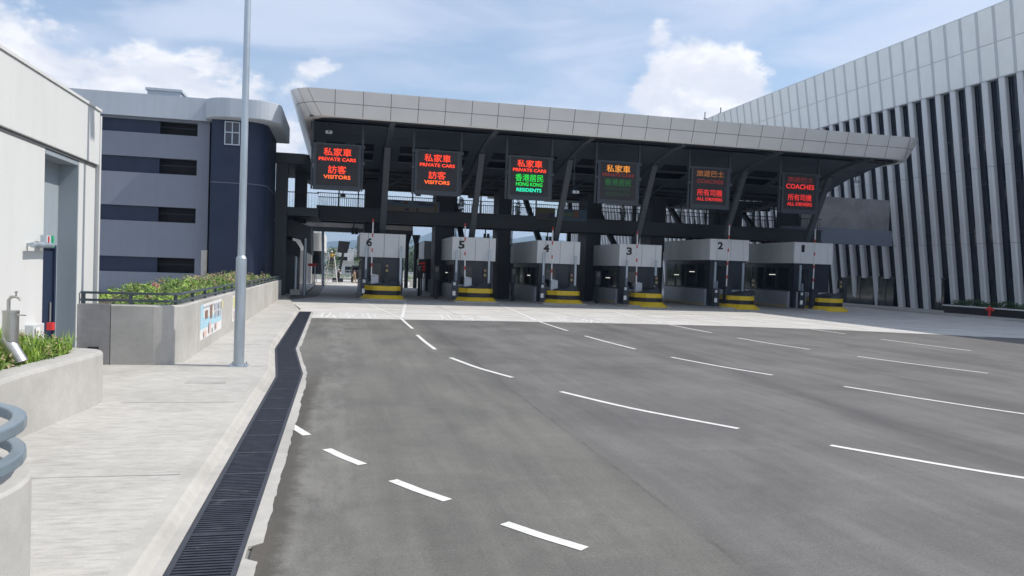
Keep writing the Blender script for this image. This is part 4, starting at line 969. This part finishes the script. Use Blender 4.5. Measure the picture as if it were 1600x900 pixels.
# ================================================================ BOOTHS
# lane, fascia left, right, fascia bottom, top
BO = [(6, 1.37, 4.66, 3.05, 4.77), (5, 8.08, 11.38, 3.05, 4.77), (4, 14.60, 18.0, 3.05, 4.78), (3, 21.2, 24.72, 3.06, 4.79), (2, 28.85, 32.3, 3.80, 5.50), (1, 36.4, 40.0, 3.80, 5.55)]
def booth(num, xl, xr, zb, zt, yf=56.0, L=9.2, name='inspection_booth', label=None):
    t = thing(name, label or f'inspection booth with black number {num} on its pale fascia', 'booth', ((xl+xr)/2, yf+3, 0), 'numbered inspection booths')
    coach = zb > 3.5
    fa = MB(); cuts = [xl, xl+.62, (xl+xr)/2+.1, xr-.5, xr]
    for a, b in zip(cuts, cuts[1:]): fa.box(a+.012, b-.012, yf, yf+.08, zb, zt)
    ys_ = [yf+.09, yf+1.6, yf+3.1, yf+4.6, yf+6.1, yf+7.6, yf+L]
    for a, b in zip(ys_, ys_[1:]):
        fa.box(xl+.0, xl+.08, a+.008, b-.008, zb, zt); fa.box(xr-.08, xr, a+.008, b-.008, zb, zt)
    obj('fascia', fa, 'booth', t, bevel=.012)
    obj('roof', MB().box(xl+.082, xr-.082, yf+.083, yf+L-.02, zb+.05, zt-.12), 'steel_dark', t)
    obj('soffit', MB().box(xl+.085, xr-.085, yf+.085, yf+L-.05, zb-.02, zb+.045), 'boothbody', t)
    bl, br = xl+.22, xr-.12; zp = 1.25 if not coach else 1.45
    obj('wall', MB().box(bl, br, yf+.25, yf+L-.3, .12, zb-.022), 'boothbody', t)
    pw = MB().prism([(bl-.10, yf+.9), (bl+.35, yf+.12), (br-.2, yf+.12), (br+.06, yf+.5), (br+.06, yf+L-.4), (bl-.10, yf+L-.4)], 'z', .12, zp)
    obj('plinth', pw, 'plinth', t, bevel=.02)
    # side windows (facing the lane on the left) and front window
    for k in range(4):
        a = yf+.9+k*1.95; wdw = obj('window', MB().box(bl-.035, bl-.001, a, a+1.6, zp+.12, zb-.35), 'boothglass', t)
        obj('frame', MB().box(bl-.05, bl-.036, a-.05, a, zp+.08, zb-.3).box(bl-.05, bl-.036, a+1.6, a+1.65, zp+.08, zb-.3).box(bl-.05, bl-.036, a, a+1.6, zb-.36, zb-.3).box(bl-.05, bl-.036, a, a+1.6, zp+.08, zp+.13), 'steel_dark', wdw)
    wdw = obj('window', MB().box(bl+.55, bl+1.35, yf+.215, yf+.249, 1.35, zb-.45), 'boothglass', t)
    obj('frame', MB().box(bl+.5, bl+.549, yf+.2, yf+.249, 1.3, zb-.4).box(bl+1.351, bl+1.4, yf+.2, yf+.249, 1.3, zb-.4).box(bl+.55, bl+1.35, yf+.2, yf+.249, zb-.449, zb-.4), 'steel_dark', wdw)
    lamps = {6: (), 5: (3.4,), 4: (2.6,), 3: (2.4,), 2: (2.9, 5.9), 1: (2.9,)}.get(num, ())
    for k, dy in enumerate(lamps):
        obj('strip_lamp', MB().box(bl-.075, bl-.052, yf+dy, yf+dy+.95, zb-1.0-.3*k, zb-.95-.3*k), 'lamp', t)
    if num:
        nx = {6: 2.05, 5: 8.78, 4: 15.3, 3: 22.0, 2: 29.75, 1: 37.2}[num]; nz = {6: 4.12, 5: 4.2, 4: 4.2, 3: 4.23, 2: 4.97, 1: 5.03}[num]
        hh = .60
        obj('number', text_wall(str(num), nx, yf-.002, nz, .46 if num != 1 else .28, hh, .038, .01), 'black', t)
        hz = MB()
        for k in range(22): 
            y0 = yf+.95+k*.38; hz.add([(bl-.106, y0, .13), (bl-.106, y0+.19, .13), (bl-.106, y0+.29, .30), (bl-.106, y0+.10, .30)], [(0, 1, 2, 3)])
        if num <= 3: obj('hazard_stripes', hz, 'yellow', t)
    # kerbed island
    obj('island', MB().prism(rrect(xl-.05, xr+.05, 53.6 if num else yf-1, yf+L+1.2, .4, 4), 'z', .004, .118), 'kerb', t)
    return t
for b in BO: booth(*b)
booth(0, 8.0, 10.6, 3.25, 5.0, 74.5, 5.0, 'rear_booth', 'smaller rear booth with pale fascia seen behind and left of booth five')
booth(0, 14.8, 17.4, 3.25, 5.0, 74.5, 5.0, 'rear_booth', 'smaller rear booth mostly hidden behind booth four')

def crash_cushion(num, x0, x1, yf):
    # sloping striped impact block in front of an island
    t = thing('impact_block', f'yellow and black striped impact block in front of booth {num}', 'impact block', ((x0+x1)/2, yf, 0), 'striped impact blocks')
    def fp(ins, yb=56.0):
        a, b, f = x0+ins, x1-ins, yf+ins
        return [(a, yb), (a, f+1.0), (a+.55, f+.18), (a+.8, f+.06), (b-.75, f), (b-.35, f+.10), (b-.1, f+.42), (b, f+.9), (b, yb)]
    def rg(ins, z): return [(x, y, z) for x, y in fp(ins)]
    base = [(x, y, .12) for x, y in fp(0)]
    obj('skirt', MB().loft([rg(0, .005), rg(.015, .10), rg(.30, .385)]), 'yellow', t, bevel=.01)
    obj('lower_band', MB().loft([rg(.33, .386), rg(.33, .70)]), 'black', t)
    obj('upper_band', MB().loft([rg(.318, .701), rg(.318, 1.03)]), 'yellow', t, bevel=.012)
    m = MB(); lo = rg(.40, 1.031); top = []
    for (x, y, z) in lo:
        top.append((x, y+.25, 1.06+.36*min(1, max(0, (x-(x0+.4))/(x1-x0-1.4)))))
    m.loft([lo, top]); obj('hood', m, 'steel_dark', t)
    return t
CC = [(6, 1.45, 4.65), (5, 8.2, 11.35), (4, 14.9, 18.0), (3, 21.7, 24.4), (2, 29.5, 32.15), (1, 37.45, 40.05)]
for n_, a, b in CC: crash_cushion(n_, a, b, 53.75 if n_ > 3 else 53.2)
# traffic lights on the blocks
for n_, x, z in ((6, 3.28, 2.55), (5, 10.35, 2.45), (4, 16.95, 2.3), (3, 23.75, 2.3), (2, 31.95, 2.35), (1, 39.85, 2.45)):
    y = 54.7
    t = thing('signal_light', f'two-lens dark traffic signal on a short mast in front of booth {n_}', 'traffic light', (x, y, 1.3), 'signals on the impact blocks')
    obj('mast', MB().cyl((x, y, 1.1), (x, y, z-.6), .05, n=10).cyl((x, y, 1.1), (x, y, 1.5), .24, .24, n=16), 'steel_dark', t)
    obj('housing', MB().box(x-.16, x+.16, y-.1, y+.14, z-.62, z+.08), 'black', t, bevel=.03)
    for dz in (-.09, -.43): obj('lens', MB().cyl((x, y-.10, z+dz-.01), (x, y-.14, z+dz-.01), .105, n=16), MT['p_brown'] if dz > -.2 else MT['p_olive'], t)
# boom barriers (raised)
for n_, xt, xb, zt in ((6, 2.23, 2.21, 5.74), (5, 8.82, 8.92, 5.72), (4, 15.43, 15.47, 5.74), (3, 22.16, 22.22, 5.74), (2, 29.86, 29.80, 6.66), (1, 37.5, 37.5, 6.6)):
    y = 55.0
    t = thing('boom_barrier', f'raised red and white boom barrier in front of booth {n_}', 'barrier', (xb, y, 0), 'raised boom barriers')
    obj('cabinet', MB().box(xb-.02, xb+.52, y-.1, y+.35, .1, 1.72).prism([(xb-.02, 1.722), (xb+.52, 1.722), (xb+.52, 1.78), (xb+.2, 1.85), (xb-.02, 1.85)], 'y', y-.1, y+.35), 'plinth' if n_ > 2 else 'boothbody', t, bevel=.02)
    bo = obj('boom', MB().beam((xb, y-.13, 1.75), (xt, y-.13, zt), .085, .05, (0, 1, 0)), 'boomwhite', t)
    L_ = zt-1.75; zz = 2.35
    while zz < zt-.1:
        f = (zz-1.75)/L_; f2 = min(1, (zz+.26-1.75)/L_)
        obj('red_band', MB().beam((xb+(xt-xb)*f, y-.13, zz), (xb+(xt-xb)*f2, y-.13, 1.75+L_*f2), .092, .057, (0, 1, 0)), 'boomred', bo); zz += 1.05
# height posts either side
PS = [(6, 1.84, .55, 3.9), (6, 4.30, 1.12, 3.9), (5, 8.36, .6, 3.75), (5, 10.8, 1.2, 3.9), (4, 14.98, .6, 3.9), (4, 17.5, 1.3, 3.7), (3, 21.65, .6, 3.55), (3, 24.05, 1.2, 3.6), (2, 29.1, .5, 3.65), (2, 31.55, 1.2, 3.65), (1, 36.7, .5, 3.65)]
for i, (n_, x, z0, z1) in enumerate(PS):
    side = 'left' if (i == 0 or PS[i-1][0] != n_) else 'right'
    t = thing('slim_post', f'slim pale post standing at the {side} front corner of booth {n_}', 'post', (x, 55.5, 0), 'slim posts beside the booths')
    obj('tube', MB().box(x-.08, x+.08, 55.42, 55.56, z0, z1), 'galv', t, bevel=.02); obj('foot', MB().box(x-.05, x+.05, 55.45, 55.53, 0.1, z0), 'steel_dark', t)
# card reader pedestals at the left front corner
for n_, x in ((5, 8.1), (4, 14.75), (3, 21.35), (2, 28.95), (1, 36.55), (6, 1.62)):
    y = 55.1
    t = thing('reader_pedestal', f'dark reader pedestal with small pale panels at the left foot of booth {n_}', 'pedestal', (x, y, 0), 'reader pedestals')
    obj('column', MB().box(x-.05, x+.42, y, y+.3, .1, 1.55), 'boothbody', t, bevel=.03); obj('arm', MB().cyl((x+.2, y+.1, 1.5), (x+.2, y+.1, 2.15), .08, n=10), 'bluegrey', t)
    obj('panel', MB().box(x-.02, x+.2, y-.03, y-.001, .45, .78), 'booth', t); obj('screen', MB().box(x+.02, x+.2, y-.03, y-.001, 1.2, 1.42), 'p_pale', t)
# ticket machines seen in the lanes between the booths
for i, (x, y, lb) in enumerate(((7.35, 58.8, 'pale machine on a stand left of booth five'), (13.4, 58.5, 'pale cabinet on a stand left of booth four'), (20.3, 58.2, 'grey stand left of booth three'), (6.55, 64, 'second pale machine further back left of booth five'))):
    t = thing('ticket_machine', lb, 'machine', (x, y, 0), 'lane machines')
    obj('stand', MB().box(x-.1, x+.1, y, y+.3, 0, 1.5), 'steel_darker', t); obj('cabinet', MB().box(x-.2, x+.2, y-.05, y+.35, 1.5, 2.6), 'steel_dark', t, bevel=.03); obj('screen', MB().box(x-.14, x+.14, y-.06, y-.051, 2.1, 2.5), 'boothglass', t)
for i, (x, lb) in enumerate(((6.95, 'small red message panel left of booth five'), (12.2, 'small red message panel between booth five and booth four'))):
    t = thing('message_panel', lb, 'message panel', (x, 66, 2.2), 'red message panels')
    obj('case', MB().box(x-.3, x+.35, 66, 66.2, 1.9, 3.1).cyl((x, 66.1, 0), (x, 66.1, 1.9), .06, n=8), 'black', t)
    for k in range(3): obj('red_line', MB().box(x-.24, x+.28, 65.985, 65.999, 2.15+k*.27, 2.25+k*.27), 'led_dimred', t)

# ================================================================ LED SIGNS
def led_sign(label, xc, zc, w, h, lines, y=50.0):
    t = thing('led_sign', label, 'sign', (xc, y, zc), 'lane signs hanging under the canopy')
    x0, x1, z0, z1 = xc-w/2, xc+w/2, zc-h/2, zc+h/2
    obj('housing', MB().box(x0-.12, x1+.12, y+.02, y+.45, z0-.14, z1+.1), 'steel_darker', t, bevel=.02)
    fr = MB().box(x0-.17, x1+.17, y-.03, y+.02, z0-.30, z0-.0).box(x0-.17, x0-.0, y-.03, y+.02, z0, z1+.12).box(x1, x1+.17, y-.03, y+.02, z0, z1+.12).box(x0-.0, x1+.0, y-.03, y+.02, z1, z1+.12)
    obj('frame', fr, 'steel_dark', t, bevel=.01)
    obj('screen', MB().box(x0, x1, y-.012, y+.018, z0, z1), 'screen', t)
    for sx in (x0-.32, x1+.2): obj('hanger', MB().box(sx, sx+.12, y+.1, y+.3, z0-.25, zs(50.1)-.05).box(sx-.04, sx+.2, y+.0, y+.36, z0+h*.55, z0+h*.63).box(sx-.04, sx+.2, y+.0, y+.36, z1-.1, z1+.1), 'steel_dark', t)
    for (txt, cz, tw_, th_, m, off) in lines:
        obj('lettering', text_wall(txt, xc+off, y-.014, z0+h*cz, w*tw_, h*th_, .004 if ord(txt[0]) > 255 else .018, .006), 'led_'+m, t)
Sg = [(-.32, 8.72), (6.07, 8.75), (12.30, 8.77), (18.62, 8.83), (25.55, 8.86), (32.75, 8.86)]
w_, h_ = 2.62, 2.55
led_sign('lit sign with two red and orange texts, leftmost, above booth six', *Sg[0], w_, h_, [('私家車', .835, .66, .20, 'red', 0), ('PRIVATE CARS', .655, .88, .085, 'red', 0), ('訪客', .40, .43, .20, 'red', 0), ('VISITORS', .215, .64, .095, 'orange', 0)])
led_sign('lit sign with two red and orange texts, second from left, above booth five', *Sg[1], w_, h_, [('私家車', .835, .66, .20, 'red', 0), ('PRIVATE CARS', .655, .88, .085, 'red', 0), ('訪客', .40, .43, .20, 'red', 0), ('VISITORS', .215, .64, .095, 'orange', 0)])
led_sign('lit sign with red text above bright green text, above booth four', *Sg[2], w_, h_, [('私家車', .84, .66, .20, 'red', 0), ('PRIVATE CARS', .67, .88, .085, 'red', 0), ('香港居民', .47, .74, .19, 'green', 0), ('HONG KONG', .30, .70, .095, 'green', 0), ('RESIDENTS', .15, .66, .095, 'cyan', 0)])
led_sign('dim sign with amber characters over faint green ones, above booth three', *Sg[3], w_, h_, [('私家車', .84, .66, .20, 'amber', 0), ('PRIVATE CARS', .67, .88, .085, 'dimred', 0), ('香港居民', .47, .74, .19, 'dimgreen', 0), ('HONG KONG', .30, .70, .095, 'faintgreen', 0), ('RESIDENTS', .15, .66, .095, 'faintgreen', 0)])
led_sign('dim sign with faint amber line over red characters, above booth two', *Sg[4], w_, h_, [('旅遊巴士', .86, .80, .17, 'dimamber', 0), ('COACHES', .64, .78, .11, 'dimred', 0), ('所有司機', .33, .74, .19, 'crimson', 0), ('ALL DRIVERS', .15, .76, .09, 'crimson', 0)])
led_sign('red coach sign with larger second line, rightmost, above booth one', *Sg[5], w_, h_, [('旅遊巴士', .86, .80, .15, 'dimred', 0), ('COACHES', .66, .88, .14, 'crimson', 0), ('所有司機', .35, .74, .19, 'crimson', 0), ('ALL DRIVERS', .16, .78, .10, 'crimson', 0)])

# ================================================================ BEYOND THE CHECKPOINT
ob = thing('office_block', 'pale two storey office block with dark windows beyond the checkpoint', 'building', (3, 170, 0))
obj('upper_storey', MB().box(-3.2, 8, 170, 182, 3.0, 5.5), 'white', ob); obj('lower_storey', MB().box(-2.4, 8, 170.6, 181, 0, 3.0), 'white', ob)
for a, b, c, d in ((-1.2, 1.6, 3.2, 4.0), (3.0, 5.6, 3.2, 4.0)): obj('window', MB().box(a, b, 169.9, 169.99, c, d), 'boothglass', ob)
obj('window', MB().box(1.2, 4.2, 170.5, 170.59, .6, 1.9), 'boothglass', ob)
obj('parapet', MB().box(-3.3, 8.1, 169.95, 170.2, 5.5, 5.75), 'white', ob)
def tree(label, x, y, h, w, seed, mt='leaf_dark', conic=True, n=1500):
    t = thing('tree', label, 'tree', (x, y, 0)); q = random.Random(seed)
    tr = MB().tube([(x, y, 0), (x+.05, y, h*.4), (x, y, h*.92)], [.16, .11, .03], 8)
    for k in range(9):
        a = q.uniform(0, 6.28); z = h*(.25+.07*k); l = w*.8*(1-z/h)+.2; tr.tube([(x, y, z), (x+math.cos(a)*l, y+math.sin(a)*l, z+.5)], [.05, .015], 5)
    obj('trunk', tr, 'bark', t); m = MB()
    for k in range(26):
        z = h*q.uniform(.2, .98); rr = (w*(1.05-z/h) if conic else w*math.sqrt(max(.1, 1-((z/h-.6)/.45)**2))); a = q.uniform(0, 6.28); r_ = rr*q.uniform(.2, .9)
        leaves(m, (x+math.cos(a)*r_, y+math.sin(a)*r_, z), (w*.38, w*.38, h*.09), n//26, .13, 1, 1, q)
    obj('crown', m, mt, t); return t
tree('narrow green conifer beyond the checkpoint left of booth six', 3.6, 138, 7.4, 1.7, 1, 'leaf_mid')
tree('dark round tree beyond the lane between booth six and booth five', 16.0, 130, 4.6, 2.6, 2, 'leaf_dark', False)
tree('dark bushy tree further right between booth six and booth five', 19.6, 137, 5.8, 3.0, 3, 'leaf_dark', False)
tree('small dark tree behind the ladder', -1.2, 140, 5.2, 1.6, 4, 'leaf_dark', False)
gs = MB(); r6 = random.Random(9)
for i in range(60): x = r6.uniform(-12, 24); leaves(gs, (x, 124+r6.uniform(-1, 1), .45), (.8, .6, .45), 60, .10, 1, 0, r6)
obj('verge_shrubs', gs, 'leaf_mid', kind='stuff')
fn = thing('site_fence', 'low grey railing fence crossing behind the walking person', 'fence', (0, 120, 0))
m = MB(); x = -10
while x < 22: m.box(x-.03, x+.03, 119.97, 120.03, 0, 1.5); x += .5
m.box(-10, 22, 119.95, 120.05, 1.45, 1.52).box(-10, 22, 119.95, 120.05, .3, .36); obj('rails', m, 'galv', fn); 
obj('kerb', MB().box(-10, 22, 119.6, 120.4, 0, .25), 'kerb', fn)
wp = thing('tall_pole', 'tall thin pale pole rising beside the ladder left of booth six', 'pole', (-2.0, 88, 0))
obj('pole', MB().cyl((-1.75, 88, 0), (-1.98, 88, 7.5), .16, n=10), 'galv', wp)
# road barriers (white and red) near the kerb
for i, (x, y) in enumerate(((-2.9, 86), (-2.3, 92))):
    t = thing('road_barrier', ('small red and white road barrier beside the white annex, nearer one', 'small red and white road barrier beside the white annex, farther one')[i], 'barrier', (x, y, 0), 'red and white road barriers')
    obj('board', MB().box(x-.45, x+.45, y-.03, y+.03, 2.1, 2.4), 'boomred', t)
    for s in (-.3, .3): obj('leg', MB().box(x+s-.05, x+s+.05, y-.03, y+.03, .1, 2.1), 'boomwhite', t)
# water-filled blocks right of lane six
for i, (x, y) in enumerate(((9.2, 92), (9.9, 96), (10.9, 99))):
    t = thing('concrete_block', ('nearest white concrete block beyond the lane right of booth six', 'middle white concrete block beyond the lane right of booth six', 'farthest white concrete block beyond the lane right of booth six')[i], 'block', (x, y, 0), 'white concrete blocks')
    obj('body', MB().prism([(y-.4, 0), (y+.4, 0), (y+.22, .9), (y-.22, .9)], 'x', x-.9, x+.9), 'white', t, bevel=.03)
# step ladder
ld = thing('step_ladder', 'tall step ladder with a worker on it beyond the checkpoint', 'ladder', (-1.0, 96, 0))
LXc, LYc = -.95, 96
for s in (-1, 1):
    obj('rail', MB().beam((LXc+s*.75, LYc, 0), (LXc+s*.28, LYc+.6, 3.4), .09, .06), 'alu', ld); obj('rail', MB().beam((LXc+s*.75, LYc+1.6, 0), (LXc+s*.28, LYc+.8, 3.4), .07, .05), 'alu', ld)
for k in range(8):
    f = (k+1)/9; obj('step', MB().box(LXc-.75+.47*f, LXc+.75-.47*f, LYc+.6*f-.06, LYc+.6*f+.1, 3.4*f, 3.4*f+.05), 'alu', ld)

# people: one skinned surface for the body, clothing patches as children
def person(label, loc, head_col, pose, top, legs, rot=0, helmet=None, bag=None):
    t = thing('person', label, 'person', loc); lx, ly, lz = loc
    def skin(nm, V, E_, rad, m):
        me = bpy.data.meshes.new(nm); me.from_pydata(V, E_, []); o = bpy.data.objects.new(nm, me); C.objects.link(o)
        sk = o.modifiers.new('s', 'SKIN'); o.modifiers.new('sub', 'SUBSURF').levels = 1
        for i, r_ in enumerate(rad): me.skin_vertices[0].data[i].radius = (r_, r_*.85)
        me.skin_vertices[0].data[0].use_root = True
        dg = bpy.context.evaluated_depsgraph_get(); dg.update(); me2 = bpy.data.meshes.new_from_object(o.evaluated_get(dg)); bpy.data.objects.remove(o)
        me2.materials.clear(); me2.materials.append(MT[m]); me2.polygons.foreach_set('use_smooth', [True]*len(me2.polygons))
        p = bpy.data.objects.new(nm, me2); C.objects.link(p); p.parent = t; ORG[p.name] = tuple(loc); return p
    st, al, ar = pose   # stride, left arm hand, right arm hand
    V = [(0, 0, .93), (0, 0, 1.15), (0, 0, 1.38), (0, 0, 1.50), (0, .01, 1.62), (0, .01, 1.72),
         (.09, 0, .88), (.10, -st*.5, .50), (.10, -st, .08), (.10, -st-.14, .04), (-.09, 0, .88), (-.10, st*.35, .50), (-.10, st, .10), (-.10, st-.14, .05),
         (.19, 0, 1.40), tuple((Vector((.19, 0, 1.40))+Vector(al))/2+Vector((.05, .05, -.02))), tuple(al), (-.19, 0, 1.40), tuple((Vector((-.19, 0, 1.40))+Vector(ar))/2+Vector((-.05, .05, -.02))), tuple(ar)]
    E_ = [(0, 1), (1, 2), (2, 3), (3, 4), (4, 5), (0, 6), (6, 7), (7, 8), (8, 9), (0, 10), (10, 11), (11, 12), (12, 13), (2, 14), (14, 15), (15, 16), (2, 17), (17, 18), (18, 19)]
    rad = [.14, .13, .15, .06, .095, .08, .09, .065, .045, .04, .09, .065, .045, .04, .065, .048, .036, .065, .048, .036]
    b = skin('body', V, E_, rad, 'skin')
    skin('shirt', V[:3]+V[14:16]+V[17:19], [(0, 1), (1, 2), (2, 3), (3, 4), (2, 5), (5, 6)], [.155, .15, .165, .075, .058, .075, .058], top)
    skin('trousers', [V[0]]+V[6:9]+V[10:13], [(0, 1), (1, 2), (2, 3), (0, 4), (4, 5), (5, 6)], [.155, .105, .08, .06, .105, .08, .06], legs)
    if helmet:
        h = MB(); h.loft([[(.12*math.cos(a)*r_+0, .13*math.sin(a)*r_+.01, z) for a in [2*math.pi*i/12 for i in range(12)]] for r_, z in ((1.15, 1.68), (1.0, 1.70), (.92, 1.76), (.6, 1.81), (.15, 1.83))])
        o = MB(); o.v = [(x+lx, y+ly, z+lz) for x, y, z in h.v]; o.f = h.f; obj('helmet', o, helmet, t, smooth=True)
    if bag:
        m_ = MB().box(lx-.14, lx+.14, ly-.30, ly-.15, lz+1.0, lz+1.42); obj('backpack', m_, bag, t, bevel=.03)
    t.rotation_euler[2] = rot; return t
person('person in white cap and dark clothes walking away down lane six', (-.1, 98.5, 0), 'skin', (.16, (.26, -.1, .82), (-.26, .12, .84)), 'white_cloth', 'dark_cloth', 0, 'boomwhite', 'dark_cloth')
person('worker in yellow vest standing on the step ladder', (-.98, 95.9, 2.2), 'skin', (.03, (.5, .25, 1.45), (-.2, .35, 1.3)), 'yellow_cloth', 'dark_cloth', 0, 'boomwhite')
person('person in red top beside the dark cart near booth six', (2.85, 101, 0), 'skin', (.12, (.3, -.25, 1.0), (-.3, .2, .9)), 'red_cloth', 'dark_cloth', .5)
person('person in tan clothes bending near the dark cart', (1.9, 100, 0), 'skin', (.2, (.3, .3, .7), (-.3, .3, .75)), 'tan_cloth', 'tan_cloth', 1.2)
# small dark works truck behind the people
tk = thing('works_truck', 'dark works truck with people around it beyond lane six', 'truck', (2.5, 106, 0))
obj('body', MB().prism([(104.5, .5), (109.5, .5), (109.5, 1.4), (107.0, 1.5), (106.4, 2.3), (104.9, 2.3), (104.5, 1.4)], 'x', 1.6, 3.5), 'black', tk, bevel=.06)
obj('windscreen', MB().box(1.75, 3.35, 104.64, 104.7, 1.5, 2.1), 'boothglass', tk)
for x in (1.7, 3.4):
    for y in (105.4, 108.6): obj('wheel', MB().cyl((x-.1, y, .4), (x+.1, y, .4), .4, n=18), 'black', tk)
for x in (1.8, 3.3): obj('headlight', MB().box(x-.12, x+.12, 104.44, 104.5, .9, 1.05), 'booth', tk)
dd = thing('dark_hoist', 'dark tilted basket raised beside the ladder worker', 'hoist', (.4, 100, 0))
obj('basket', MB().prism([(-.35, 3.9), (.9, 3.85), (1.25, 5.3), (-.2, 5.4)], 'y', 99.4, 100.6), 'black', dd, bevel=.04)
obj('arm', MB().beam((.4, 100, 3.9), (-.2, 101.5, .2), .25, .25), 'black', dd)
obj('base', MB().box(-.9, .5, 100.8, 102.2, .12, .6), 'dark_cloth', dd, bevel=.04)
